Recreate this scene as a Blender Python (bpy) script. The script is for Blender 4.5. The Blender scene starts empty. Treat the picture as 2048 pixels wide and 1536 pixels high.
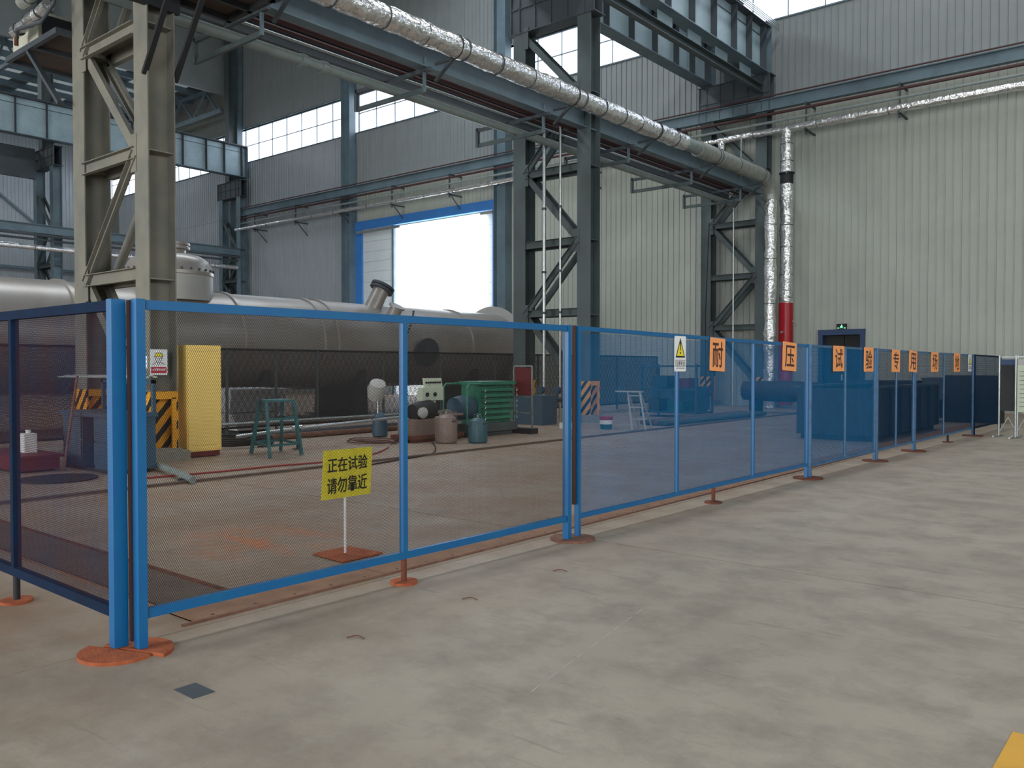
import bpy, math, random
import numpy as np
from mathutils import Vector, Matrix
random.seed(7)
S = bpy.context.scene
COL = S.collection
PI = math.pi
# ------------------------------------------------------------------ camera
cam = bpy.data.cameras.new('camera'); co = bpy.data.objects.new('camera', cam); COL.objects.link(co)
cam.sensor_width = 36; cam.lens = 36*1690/2048; cam.clip_end = 400; cam.clip_start = .05
co.location = (0, 0, 1.5)
co.rotation_euler = (PI/2-math.atan(36/1690), 0, math.radians(39.8))
S.camera = co
# ------------------------------------------------------------------ world: flat overcast sky
w = bpy.data.worlds.new('overcast_sky'); S.world = w; w.use_nodes = True
nt = w.node_tree; bg = nt.nodes['Background']
bg.inputs[0].default_value = (.82, .88, 1, 1); bg.inputs[1].default_value = 5
def area(name, loc, rot, sx, sy, power, col=(1, 1, 1)):
    l = bpy.data.lights.new(name, 'AREA'); l.shape = 'RECTANGLE'; l.size = sx; l.size_y = sy; l.energy = power; l.color = col
    o = bpy.data.objects.new(name, l); COL.objects.link(o); o.location = loc; o.rotation_euler = rot; return o
area('skylight_lamp', (-7, 12, 21.6), (0, 0, 0), 2, 32, 2000, (.97, .985, 1))
area('skylight_lamp', (-25, 12, 21.6), (0, 0, 0), 3, 30, 2900, (.86, .93, 1))
area('gate_daylight', (-30, 30.2, 4.5), (PI/2, 0, 0), 5.6, 8.6, 2000, (.9, .95, 1))
area('right_fill_light', (14.6, 9, 9), (0, PI/2, 0), 3, 26, 1500, (.97, .99, 1))  # added fill from the right for vessel, columns and cards; no window modelled
area('rear_gate_daylight', (-19, -13.6, 4.6), (-PI/2, 0, PI), 9, 8, 2000, (1, .94, .84))
area('skylight_lamp', (-57, 12, 19), (0, 0, 0), 3, 28, 1300, (.9, .95, 1))
area('rear_gate_daylight', (5, -13.7, 4.6), (-PI/2, 0, PI), 10, 8, 1300, (1, .97, .93))
S.view_settings.view_transform = 'Standard'; S.view_settings.look = 'None'
S.view_settings.exposure = 0.08; S.view_settings.gamma = 1; S.view_settings.use_curve_mapping = False
try:
    S.cycles.max_bounces = 7; S.cycles.transparent_max_bounces = 12; S.cycles.sample_clamp_indirect = 6
except Exception: pass

# ------------------------------------------------------------------ materials
def lin(c): return tuple((x/12.92 if x <= .04045 else ((x+.055)/1.055)**2.4) for x in (v/255 for v in c))
MATS = {}
def mat(name, c, rough=.6, metal=0, var=.15, vs=3., c2=None, bump=0, bs=30., stretch=(1, 1, 1), amt=.5):
    """procedural material: base colour mottled by noise towards c2, light bump"""
    if name in MATS: return MATS[name]
    m = bpy.data.materials.new(name); m.use_nodes = True; n = m.node_tree; b = n.nodes['Principled BSDF']
    b.inputs['Roughness'].default_value = rough; b.inputs['Metallic'].default_value = metal
    a = lin(c); d = lin(c2) if c2 else tuple(v*(1-var) for v in a)
    tc = n.nodes.new('ShaderNodeTexCoord'); mp = n.nodes.new('ShaderNodeMapping'); mp.inputs['Scale'].default_value = stretch
    n.links.new(tc.outputs['Object'], mp.inputs[0])
    ns = n.nodes.new('ShaderNodeTexNoise'); ns.inputs['Scale'].default_value = vs; ns.inputs['Detail'].default_value = 6; ns.inputs['Roughness'].default_value = .62
    n.links.new(mp.outputs[0], ns.inputs['Vector'])
    r = n.nodes.new('ShaderNodeValToRGB'); r.color_ramp.elements[0].position = amt-.12; r.color_ramp.elements[1].position = amt+.18
    r.color_ramp.elements[0].color = (*a, 1); r.color_ramp.elements[1].color = (*d, 1)
    n.links.new(ns.outputs['Fac'], r.inputs[0]); n.links.new(r.outputs[0], b.inputs['Base Color'])
    if bump:
        n2 = n.nodes.new('ShaderNodeTexNoise'); n2.inputs['Scale'].default_value = bs; n2.inputs['Detail'].default_value = 3
        n.links.new(mp.outputs[0], n2.inputs['Vector'])
        bp = n.nodes.new('ShaderNodeBump'); bp.inputs['Strength'].default_value = bump; bp.inputs['Distance'].default_value = .05 if 'foil' in name else .02
        n.links.new(n2.outputs['Fac'], bp.inputs['Height']); n.links.new(bp.outputs[0], b.inputs['Normal'])
    if 'mesh' in name or 'navy' in name: b.inputs['Specular IOR Level'].default_value = .12
    MATS[name] = m; return m
M = dict(
 steel=mat('grey_green_steel_paint', (76, 88, 89), .55, 0, .2, 1.2, (66, 76, 77)),
 darkbrown=mat('dark_brown_paint', (58, 34, 32), .7),
 deck=mat('dark_deck_underside', (70, 58, 52), .8),
 steeldusty=mat('dusty_grey_steel_paint', (124, 121, 109), .7, 0, .2, 1.5, (102, 105, 98)),
 steelblue=mat('blue_grey_steel_paint', (100, 120, 130), .5, 0, .2, 1.2, (84, 102, 112)),
 girder=mat('pale_blue_girder_paint', (150, 172, 180), .5, 0, .1, 1.2, (130, 152, 160)),
 dark=mat('dark_steel_paint', (66, 74, 80), .6, 0, .2, 2.),
 black=mat('black_steel', (26, 28, 32), .6, 0, .2, 3.),
 blue=mat('blue_fence_paint', (6, 98, 148), .38, 0, .2, 6., (10, 92, 150)),
 bluedull=mat('dull_blue_fence_paint', (58, 108, 148), .5, 0, .2, 8., (48, 84, 118)),
 bluenavy=mat('navy_fence_paint', (22, 42, 68), .9, 0, .2, 8., (26, 36, 56)),
 meshbrown=mat('grey_brown_mesh_metal', (46, 42, 40), .85, 0, .2, 5.),
 meshblue=mat('blue_mesh_paint', (8, 92, 138), .85, 0, .2, 4.),
 meshblue2=mat('dark_blue_mesh_paint', (18, 52, 80), .85, 0, .2, 4.),
 meshnavy=mat('navy_mesh_paint', (28, 32, 56), .9, 0, .2, 2.2, (54, 28, 28)),
 rust=mat('orange_rust', (172, 92, 52), .85, 0, .3, 9., (138, 66, 40), .3, 60),
 rustdark=mat('brown_rust', (112, 62, 42), .85, 0, .3, 9., (78, 44, 34), .3, 60),
 rustbrown=mat('brown_rusted_disc', (128, 92, 74), .85, 0, .3, 9., (104, 70, 56), .3, 60),
 plate=mat('rusty_floor_plate', (150, 114, 88), .75, 0, .3, 4., (124, 92, 72), .2, 40),
 platedark=mat('dark_floor_plate', (104, 88, 76), .6, 0, .3, 3., (84, 70, 62), .2, 40),
 siding=mat('grey_green_siding', (172, 177, 168), .5, 0, .05, .6, (160, 166, 158)),
 sidinghi=mat('pale_siding', (160, 168, 174), .45, 0, .05, .6, (150, 158, 164)),
 sidingshade=mat('shaded_upper_siding', (134, 141, 142), .5, 0, .05, .6, (124, 131, 132)),  # same sheet as the siding below; dimmer light up high put into the colour
 backing=mat('wall_backing', (120, 124, 118), .8),
 foil=mat('aluminium_foil', (236, 238, 238), .26, .85, .12, 5., (215, 216, 214), 1., 7, (1, 1, 1)),
 foildull=mat('dusty_foil', (168, 172, 166), .5, .6, .15, 5., (146, 150, 144), .5, 12),
 galv=mat('galvanised_pipe', (190, 196, 196), .35, .8, .2, 12.),
 pipegrey=mat('grey_pipe_paint', (128, 140, 138), .45, 0, .2, 4.),
 pipered=mat('rust_red_pipe_paint', (74, 46, 48), .6, 0, .2, 5.),
 red=mat('red_pipe_paint', (168, 22, 34), .35, 0, .15, 4.),
 vessel=mat('grey_brown_vessel_primer', (168, 164, 160), .36, .3, .15, .9, (156, 148, 140)),
 vesselend=mat('pale_vessel_primer', (176, 176, 172), .55, 0, .1, 2.),
 yellow=mat('cream_yellow_paint', (255, 220, 124), .5, 0, .05, 2.),
 orangeyel=mat('hazard_yellow_paint', (232, 160, 24), .5, 0, .1, 3.),
 darkred=mat('dark_red_paint', (110, 28, 34), .6),
 concrete=mat('plinth_concrete', (150, 146, 134), .9, 0, .2, 6., None, .3, 40),
 green=mat('machine_green_paint', (52, 132, 104), .4, 0, .2, 5., (40, 108, 92)),
 teal=mat('teal_stool_paint', (44, 104, 108), .5, 0, .2, 8., (34, 78, 84)),
 tealcyl=mat('teal_cylinder_paint', (54, 98, 108), .4, 0, .2, 6.),
 greycyl=mat('grey_cylinder_paint', (138, 118, 108), .4, 0, .2, 6.),
 cream=mat('cream_panel_paint', (196, 206, 184), .5, 0, .05, 5.),
 white=mat('white_sheet', (224, 228, 232), .6, 0, .06, 3., None, .3, 6),
 whitep=mat('white_print', (236, 238, 238), .5, 0, .02, 3.),
 blackp=mat('black_print', (18, 16, 16), .6, 0, .02, 3.),
 brownp=mat('dark_brown_print', (74, 38, 34), .6, 0, .05, 3.),
 orange=mat('orange_card', (255, 168, 102), .6, 0, .06, 6.),
 yelp=mat('yellow_card', (242, 230, 56), .55, 0, .08, 14., (226, 208, 44)),
 yelp2=mat('warning_yellow_print', (236, 218, 50), .55, 0, .03, 5.),
 redp=mat('crimson_print', (190, 34, 66), .55, 0, .03, 5.),
 rubber=mat('black_rubber', (30, 28, 30), .7),
 hosered=mat('red_hose', (150, 44, 38), .6),
 hosebrown=mat('brown_hose', (84, 44, 40), .6),
 gateblue=mat('gate_frame_blue', (58, 124, 196), .5, 0, .1, 2.),
 gateleaf=mat('gate_leaf_white', (206, 216, 220), .5, 0, .04, 2.),
 doorblue=mat('dark_blue_door_frame', (36, 66, 104), .5, 0, .1, 2.),
 bench=mat('blue_grey_bench_paint', (54, 84, 104), .5, 0, .2, 4.),
 heater=mat('cream_heater_casing', (190, 190, 172), .6, 0, .2, 5.),
 roof=mat('roof_sheet', (96, 104, 106), .6, 0, .1, 1.),
 ochre=mat('yellow_line_paint', (224, 170, 62), .7, 0, .1, 8.),
 pavement=mat('outdoor_concrete', (200, 198, 190), .9),
)
def floor_mat():
    m = bpy.data.materials.new('stained_concrete_floor'); m.use_nodes = True; n = m.node_tree; b = n.nodes['Principled BSDF']; L = n.links.new
    g = n.nodes.new('ShaderNodeNewGeometry')
    def noise(s, d=8, r=.6, dist=0, sc=(1, 1, 1)):
        mp = n.nodes.new('ShaderNodeMapping'); mp.inputs['Scale'].default_value = sc; L(g.outputs['Position'], mp.inputs[0])
        x = n.nodes.new('ShaderNodeTexNoise'); x.inputs['Scale'].default_value = s; x.inputs['Detail'].default_value = d; x.inputs['Roughness'].default_value = r; x.inputs['Distortion'].default_value = dist
        L(mp.outputs[0], x.inputs['Vector']); return x.outputs['Fac']
    def ramp(f, p0, p1):
        r = n.nodes.new('ShaderNodeMapRange'); r.inputs[1].default_value = p0; r.inputs[2].default_value = p1; L(f, r.inputs[0]); return r.outputs[0]
    def mix(f, a, b_):
        x = n.nodes.new('ShaderNodeMix'); x.data_type = 'RGBA'
        L(f, x.inputs[0])
        for i, v in ((6, a), (7, b_)):
            if isinstance(v, tuple): x.inputs[i].default_value = (*lin(v), 1)
            else: L(v, x.inputs[i])
        return x.outputs[2]
    def mul(a, b_):
        x = n.nodes.new('ShaderNodeMath'); x.operation = 'MULTIPLY'; x.use_clamp = True
        for i, v in enumerate((a, b_)):
            if isinstance(v, (int, float)): x.inputs[i].default_value = v
            else: L(v, x.inputs[i])
        return x.outputs[0]
    c = mix(ramp(noise(.55), .35, .68), (166, 157, 143), (147, 138, 124))
    c = mix(ramp(noise(2.2, 10, .7), .45, .75), c, (128, 119, 108))
    c = mix(mul(ramp(noise(6, 10, .75), .52, .72), .5), c, (168, 166, 157))
    sep = n.nodes.new('ShaderNodeSeparateXYZ'); L(g.outputs['Position'], sep.inputs[0])
    # worn brown ground along and inside the fence line (a stain with its own place)
    near = mul(ramp(sep.outputs[0], -3.1, -4.9), 1.0)
    c = mix(mul(mul(near, ramp(noise(.9, 8, .65), .25, .62)), .75), c, (142, 112, 88))
    # dirt toward the wall-side walkway in front
    fr = mul(ramp(sep.outputs[1], 2.6, .6), ramp(noise(.8, 8, .7), .38, .6))
    c = mix(mul(fr, .8), c, (106, 92, 76))
    # orange rust patches inside the test area
    v = n.nodes.new('ShaderNodeVectorMath'); v.operation = 'DISTANCE'; L(g.outputs['Position'], v.inputs[0]); v.inputs[1].default_value = (-6.3, 4.15, 0)
    c = mix(mul(mul(ramp(v.outputs['Value'], .9, .1), ramp(noise(2.5, 8, .7, 0, (.5, 1.6, 1)), .45, .6)), .8), c, (196, 112, 58))
    # tyre scuffs
    c = mix(mul(ramp(noise(1.3, 5, .5, 1.5, (1, 9, 1)), .63, .7), .35), c, (108, 106, 100))
    L(c, b.inputs['Base Color'])
    rr = n.nodes.new('ShaderNodeMapRange'); rr.inputs[3].default_value = .42; rr.inputs[4].default_value = .75; L(noise(3), rr.inputs[0]); L(rr.outputs[0], b.inputs['Roughness'])
    bp = n.nodes.new('ShaderNodeBump'); bp.inputs['Strength'].default_value = .15; bp.inputs['Distance'].default_value = .01; L(noise(25), bp.inputs['Height']); L(bp.outputs[0], b.inputs['Normal'])
    return m
M['floor'] = floor_mat()
def glass_mat():
    m = bpy.data.materials.new('window_glass'); m.use_nodes = True; n = m.node_tree
    n.nodes.remove(n.nodes['Principled BSDF']); t = n.nodes.new('ShaderNodeBsdfTransparent'); t.inputs[0].default_value = (.92, .94, .96, 1)
    g = n.nodes.new('ShaderNodeBsdfGlossy'); g.inputs['Roughness'].default_value = .05
    x = n.nodes.new('ShaderNodeMixShader'); x.inputs[0].default_value = .06
    n.links.new(t.outputs[0], x.inputs[1]); n.links.new(g.outputs[0], x.inputs[2]); n.links.new(x.outputs[0], n.nodes['Material Output'].inputs[0]); return m
M['glass'] = glass_mat()
def sky_panel_mat():
    m = bpy.data.materials.new('translucent_roof_sheet'); m.use_nodes = True; n = m.node_tree
    n.nodes.remove(n.nodes['Principled BSDF']); t = n.nodes.new('ShaderNodeBsdfTranslucent'); t.inputs[0].default_value = (.22, .23, .22, 1)
    n.links.new(t.outputs[0], n.nodes['Material Output'].inputs[0]); return m
M['translucent'] = sky_panel_mat()
def emis(name, c, s):
    m = bpy.data.materials.new(name); m.use_nodes = True; b = m.node_tree.nodes['Principled BSDF']
    b.inputs['Emission Color'].default_value = (*c, 1); b.inputs['Emission Strength'].default_value = s; return m
M['exitgreen'] = emis('exit_sign_green', (.1, 1, .35), 2.2)
def hazard_mat(name, sc, ang, a, b_):
    m = bpy.data.materials.new(name); m.use_nodes = True; n = m.node_tree; p = n.nodes['Principled BSDF']; p.inputs['Roughness'].default_value = .55
    tc = n.nodes.new('ShaderNodeTexCoord'); sep = n.nodes.new('ShaderNodeSeparateXYZ'); n.links.new(tc.outputs['Object'], sep.inputs[0])
    # stripes climb with y (or x) plus z
    ad = n.nodes.new('ShaderNodeMath'); ad.operation = 'ADD'; n.links.new(sep.outputs[0], ad.inputs[0]); n.links.new(sep.outputs[1], ad.inputs[1])
    k = n.nodes.new('ShaderNodeMath'); k.operation = 'MULTIPLY_ADD'; n.links.new(ad.outputs[0], k.inputs[0]); k.inputs[1].default_value = -ang; n.links.new(sep.outputs[2], k.inputs[2])
    s = n.nodes.new('ShaderNodeMath'); s.operation = 'MULTIPLY'; n.links.new(k.outputs[0], s.inputs[0]); s.inputs[1].default_value = sc
    f = n.nodes.new('ShaderNodeMath'); f.operation = 'FRACT'; n.links.new(s.outputs[0], f.inputs[0])
    g = n.nodes.new('ShaderNodeMath'); g.operation = 'GREATER_THAN'; n.links.new(f.outputs[0], g.inputs[0]); g.inputs[1].default_value = .55
    x = n.nodes.new('ShaderNodeMix'); x.data_type = 'RGBA'; n.links.new(g.outputs[0], x.inputs[0]); x.inputs[6].default_value = (*lin(a), 1); x.inputs[7].default_value = (*lin(b_), 1)
    n.links.new(x.outputs[2], p.inputs['Base Color']); return m
M['hazard'] = hazard_mat('hazard_stripes', 3.3, 1.2, (232, 160, 24), (24, 22, 20))

# ------------------------------------------------------------------ mesh building
class MB:
    def __init__(s): s.v = []; s.f = []; s.sm = []
    def add(s, vs, fs, smooth=False):
        o = len(s.v); s.v += [tuple(p) for p in vs]; s.f += [tuple(i+o for i in f) for f in fs]; s.sm += [smooth]*len(fs); return s
    def box(s, a, b):
        x0, y0, z0 = (min(a[i], b[i]) for i in range(3)); x1, y1, z1 = (max(a[i], b[i]) for i in range(3))
        return s.add([(x0,y0,z0),(x1,y0,z0),(x1,y1,z0),(x0,y1,z0),(x0,y0,z1),(x1,y0,z1),(x1,y1,z1),(x0,y1,z1)],
                     [(0,3,2,1),(4,5,6,7),(0,1,5,4),(1,2,6,5),(2,3,7,6),(3,0,4,7)])
    def bar(s, p, q, w_, h, up=(0, 0, 1)):
        """rectangular bar from p to q: w_ across, h along 'up'"""
        p = Vector(p); q = Vector(q); d = (q-p).normalized(); u = Vector(up)
        if abs(d.dot(u)) > .98: u = Vector((0, 1, 0))
        r = d.cross(u).normalized(); u = r.cross(d)
        vs = [e + r*(w_/2*sx) + u*(h/2*sy) for e in (p, q) for sx, sy in ((-1,-1),(1,-1),(1,1),(-1,1))]
        return s.add(vs, [(0,3,2,1),(4,5,6,7),(0,1,5,4),(1,2,6,5),(2,3,7,6),(3,0,4,7)][:0] + [(0,1,2,3),(7,6,5,4),(0,4,5,1),(1,5,6,2),(2,6,7,3),(3,7,4,0)])
    def ibeam(s, p, q, h, b, tf=.02, tw=.014, up=(0, 0, 1)):
        p = Vector(p); q = Vector(q); d = (q-p).normalized(); u = Vector(up); r = d.cross(u).normalized(); u = r.cross(d)
        for sg in (-1, 1):
            o = u*(sg*(h/2-tf/2)); s.bar(p+o, q+o, b, tf, up)
        s.bar(p, q, tw, h-2*tf, up); return s
    def channel(s, p, q, h, b, t=.014, up=(0, 0, 1), side=1):
        p = Vector(p); q = Vector(q); d = (q-p).normalized(); u = Vector(up); r = d.cross(u).normalized()*side; u2 = d.cross(u).normalized().cross(d)
        for sg in (-1, 1): o = u2*(sg*(h/2-t/2)) + r*(b/2); s.bar(p+o, q+o, b, t, up)
        s.bar(p, q, t, h, up); return s
    def tube(s, pts, r, n=12, cap=True, rs=None, jit=0):
        pts = [Vector(p) for p in pts]; rings = []; prev = None
        for i, p in enumerate(pts):
            d = (pts[min(i+1, len(pts)-1)] - pts[max(i-1, 0)]).normalized()
            if prev is None:
                a = Vector((0, 0, 1)) if abs(d.z) < .9 else Vector((1, 0, 0)); a = (a - d*a.dot(d)).normalized()
            else:
                a = (prev - d*prev.dot(d)).normalized()
            prev = a; b = d.cross(a); rr = rs[i] if rs else r
            rings.append([p + (a*math.cos(t) + b*math.sin(t))*(rr + (random.uniform(-jit, jit) if jit else 0)) for t in (2*PI*k/n for k in range(n))])
        vs = [v for g in rings for v in g]; fs = []
        for i in range(len(pts)-1):
            for k in range(n):
                fs.append((i*n+k, i*n+(k+1) % n, (i+1)*n+(k+1) % n, (i+1)*n+k))
        s.add(vs, fs, True)
        if cap:
            m = len(pts)-1; s.add(rings[0], [tuple(range(n-1, -1, -1))]); s.add(rings[m], [tuple(range(n))])
        return s
    def lathe(s, prof, axis_p, axis_d=(0, 0, 1), n=24, smooth=True):
        """prof: list of (radius, height along axis)"""
        P = Vector(axis_p); d = Vector(axis_d).normalized(); a = Vector((1, 0, 0)) if abs(d.x) < .9 else Vector((0, 1, 0)); a = (a-d*a.dot(d)).normalized(); b = d.cross(a)
        vs = []; fs = []
        for r, h in prof:
            for k in range(n):
                t = 2*PI*k/n; vs.append(P + d*h + (a*math.cos(t)+b*math.sin(t))*max(r, 1e-4))
        for i in range(len(prof)-1):
            for k in range(n): fs.append((i*n+k, i*n+(k+1) % n, (i+1)*n+(k+1) % n, (i+1)*n+k))
        fs.append(tuple(range(n-1, -1, -1))); fs.append(tuple((len(prof)-1)*n+k for k in range(n)))
        return s.add(vs, fs, smooth)
    def prism(s, poly, o, u, v, nrm, t):
        """polygon poly (2-D) on plane o,u,v extruded t along nrm"""
        o, u, v, nrm = (Vector(x) for x in (o, u, v, nrm)); n = len(poly)
        f = [o+u*a+v*b for a, b in poly]; bk = [p+nrm*t for p in f]
        return s.add(f+bk, [tuple(range(n-1, -1, -1)), tuple(range(n, 2*n))] + [(i, (i+1) % n, (i+1) % n+n, i+n) for i in range(n)])
    def mesh(s, name, m, off=(0, 0, 0)):
        me = bpy.data.meshes.new(name); ox, oy, oz = off
        me.from_pydata([(x-ox, y-oy, z-oz) for x, y, z in s.v], [], s.f)
        if any(s.sm):
            me.polygons.foreach_set('use_smooth', s.sm)
            try: me.set_sharp_from_angle(angle=math.radians(40))
            except Exception: pass
        me.materials.append(M[m]); me.update(); return me
    def build(s, name, m, parent=None, label=None, cat=None, group=None, kind=None):
        if parent is not None: off = WO[parent.name]
        else:
            xs = [p[0] for p in s.v]; ys = [p[1] for p in s.v]; zs = [p[2] for p in s.v]
            off = ((min(xs)+max(xs))/2, (min(ys)+max(ys))/2, min(zs))
        o = bpy.data.objects.new(name, s.mesh(name, m, off)); COL.objects.link(o)
        if parent is not None: o.parent = parent
        else: o.location = off
        WO[o.name] = off; tag(o, label, cat, group, kind); return o
WO = {}
ORD = 'first second third fourth fifth sixth seventh eighth ninth tenth eleventh twelfth thirteenth fourteenth'.split()
def tag(o, label=None, cat=None, group=None, kind=None):
    for k, v in (('label', label), ('category', cat), ('group', group), ('kind', kind)):
        if v: o[k] = v
    return o
def E_(name, loc, label=None, cat=None, group=None, kind=None):
    o = bpy.data.objects.new(name, None); COL.objects.link(o); o.location = loc; WO[o.name] = tuple(loc); return tag(o, label, cat, group, kind)
def inst(name, me, parent, loc, rotz=0):
    """an object sharing mesh data, placed at world loc under a parent"""
    o = bpy.data.objects.new(name, me); COL.objects.link(o)
    po = WO[parent.name] if parent else (0, 0, 0)
    o.parent = parent; o.location = (loc[0]-po[0], loc[1]-po[1], loc[2]-po[2]); o.rotation_euler[2] = rotz; WO[o.name] = tuple(loc); return o
def text(name, body, m, parent, o_, u, v, wd, ht, bold=.02, depth=.001, shear=0):
    """flat lettering: centre o_, width axis u, up axis v, fitted to wd x ht"""
    c = bpy.data.curves.new(name, 'FONT'); c.body = body; c.size = 1; c.offset = bold; c.resolution_u = 2; c.extrude = 0
    c.align_x = 'LEFT'
    t = bpy.data.objects.new('tmp', c); COL.objects.link(t)
    dg = bpy.context.evaluated_depsgraph_get(); me = bpy.data.meshes.new_from_object(t.evaluated_get(dg)); bpy.data.objects.remove(t)
    n = len(me.vertices)
    if n == 0: return None
    co_ = np.empty(n*3); me.vertices.foreach_get('co', co_); co_ = co_.reshape(-1, 3)
    mn = co_.min(0); mx = co_.max(0); a = (co_[:, 0]-mn[0])/max(mx[0]-mn[0], 1e-6)-.5; b = (co_[:, 1]-mn[1])/max(mx[1]-mn[1], 1e-6)-.5
    off = WO[parent.name]; O = np.array(o_, float)-np.array(off); u = np.array(u, float); v = np.array(v, float); nn = np.cross(u, v)
    out = O + np.outer(a*wd + b*shear, u) + np.outer(b*ht, v) + nn*depth
    me.vertices.foreach_set('co', out.ravel()); me.materials.clear(); me.materials.append(M[m]); me.update()
    ob = bpy.data.objects.new(name, me); COL.objects.link(ob); ob.parent = parent; WO[ob.name] = off; return ob

# ================================================================== SETTING
YW = 30.5                                   # inner face of the end wall
# floor: base and saw-cut concrete slabs
fl = E_('floor', (0, 0, 0), kind='structure')
MB().box((-67, -14, -.3), (20, 31, -.12)).build('floor_base', 'rubber', fl)
xs = [-66.3, -52, -40, -28, -16.5, -10.35, -4.48, 1.6, 7.6, 13.6, 18]
ys = [-12, -6, 0, 6.02, 12, 18, 24, 30.6]
for i in range(len(xs)-1):
    for j in range(len(ys)-1):
        MB().box((xs[i]+.006, ys[j]+.012, -.12), (xs[i+1]-.006, ys[j+1]-.012, 0)).build('slab', 'floor', fl)
# rusty cover plates beside the fence, with lifting holes, and dark plates behind the short fence
def fx(y): return -4.33+.0185*(y-2.06)      # line on which the long fence stands
y = 2.58
while y < 26:
    y1 = y+1.48; x1 = -4.57; m = MB().box((x1-.36, y, -.01), (x1, y1, .006)); p = m.build('cover_plate', 'plate', fl)
    h = MB()
    for k in range(5):
        for xx in (x1-.32, x1-.05):
            yy = y+.15+k*.295; h.lathe([(.011, 0), (.011, .0012)], (xx, yy, .0062), n=8, smooth=False)
    h.build('bolt_hole', 'black', p, kind='stuff'); y = y1+.012
MB().box((-4.565, 2.5, 0), (-4.54, 26, .012)).build('edge_angle', 'rustbrown', fl)
x = -5.0
while x > -10:
    MB().box((x-1.2, 2.62, -.01), (x, 3.06, .007)).build('cover_plate', 'platedark', fl); x -= 1.212
MB().box((-10.2, 3.06, 0), (-4.95, 3.1, .014)).build('edge_angle', 'rustdark', fl)
MB().box((-10.2, 2.58, 0), (-4.6, 2.6, .010)).build('edge_angle', 'plate', fl)
rl = MB().box((-10.14, -8, -.02), (-10.07, 30, .035)); rl.build('floor_rail', 'platedark', fl)
MB().box((-10.30, -8, 0), (-10.14, 30, .004)).build('rail_groove', 'black', fl)
MB().box((-10.07, -8, 0), (-10.03, 30, .004)).build('rail_groove', 'plate', fl)
MB().box((-.62, -2, 0), (-.47, 3.95, .003)).build('painted_line', 'ochre', fl)

# wall panels: ribbed sheets one metre wide
def panel_mesh(h, m):
    prof = []
    for k in range(4):
        a = k*.25; prof += [(a, 0), (a+.212, 0), (a+.222, -.03), (a+.242, -.03)]
    prof.append((.997, 0)); n = len(prof)
    vs = [(x_, y_, 0) for x_, y_ in prof] + [(x_, y_, h) for x_, y_ in prof]
    b = MB().add(vs, [(i, i+1, i+1+n, i+n) for i in range(n-1)]); return b.mesh('siding_panel', m)
PM = {}
def panels(par, x0, x1, z0, z1, m='siding'):
    k = (round(z1-z0, 3), m)
    if k not in PM: PM[k] = panel_mesh(z1-z0, m)
    x = x0
    while x < x1-.01: inst('siding_panel', PM[k], par, (x, YW, z0)); x += 1.0
wb = E_('wall_back', (-30, YW, 0), kind='structure')
bk = MB()
YB0, YB1 = YW+.004, YW+.25
WX0, WX1 = -66.4, 15
WZ0, WZ1 = 14.35, 16.45
OG0, OG1, OGZ = -36.4, -26.6, 9.25           # gate hole
bk.box((WX0, YB0, 0), (OG0, YB1, WZ0)).box((OG1, YB0, 0), (-11, YB1, WZ0)).box((-9.4, YB0, 0), (WX1, YB1, WZ0)).box((-11, YB0, 2.72), (-9.4, YB1, WZ0)).box((OG0, YB0, OGZ), (OG1, YB1, WZ0)).box((WX0, YB0, WZ1), (WX1, YB1, 22))
bk.build('wall_backing', 'backing', wb)
panels(wb, -37.4, 14.6, 11.0, WZ0-.02, 'sidingshade')
for a, b_ in ((-64.4, -37.4),): panels(wb, a, b_, 11.0, WZ0-.02, 'sidinghi')
panels(wb, -66.4, -36.4, 0, 10.98, 'sidinghi'); panels(wb, -26.4, -11.4, 0, 10.98); panels(wb, -9.4, 14.6, 0, 10.98)
panels(wb, -11.4, -9.4, 2.8, 10.98)
for k_ in (0,):
    o_ = inst('siding_panel', panel_mesh(2.8, 'siding'), wb, (-11.4, YW, 0)); o_.scale[0] = .4
panels(wb, -36.4, -26.4, 9.4, 10.98)
panels(wb, -48.4, -4.4, WZ1+.02, 22, 'sidingshade')
MB().box((WX0, YW-.05, WZ0-.06), (WX1, YW+.25, WZ0)).build('window_sill', 'steelblue', wb)
MB().box((WX0, YW-.05, WZ1), (WX1, YW+.25, WZ1+.06)).build('window_head', 'steelblue', wb)
# window strip
def window(n, x0, x1):
    wd = E_('window_%d' % n, ((x0+x1)/2, YW+.12, WZ0), kind='structure'); zc = (WZ0+WZ1)/2
    f = MB(); f.box((x0, YW+.08, WZ0), (x1, YW+.16, WZ0+.05)).box((x0, YW+.08, WZ1-.06), (x1, YW+.16, WZ1)).box((x0, YW+.08, WZ0), (x0+.06, YW+.16, WZ1)).box((x1-.06, YW+.08, WZ0), (x1, YW+.16, WZ1)).box((x0, YW+.09, zc-.02), (x1, YW+.15, zc+.02))
    k = max(1, round((x1-x0)/1.4)); st = (x1-x0)/k
    for i in range(1, k): f.box((x0+i*st-.018, YW+.09, WZ0), (x0+i*st+.018, YW+.15, WZ1))
    f.build('window_frame', 'steelblue', wd)
    me = MB().box((-st/2+.03, -.004, 0), (st/2-.03, .004, zc-WZ0-.06)).mesh('pane', 'glass')
    for i in range(k):
        for z in (WZ0+.03, zc+.03): inst('pane', me, wd, (x0+(i+.5)*st, YW+.12, z))
for n, (a, b_) in enumerate(((-65.8, -60.2), (-60, -48.6), (-47.5, -37.3), (-36.5, -26.2), (-25.3, -15.9), (-15.0, -4.1), (-4.0, 8))): window(n+1, a, b_)
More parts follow.
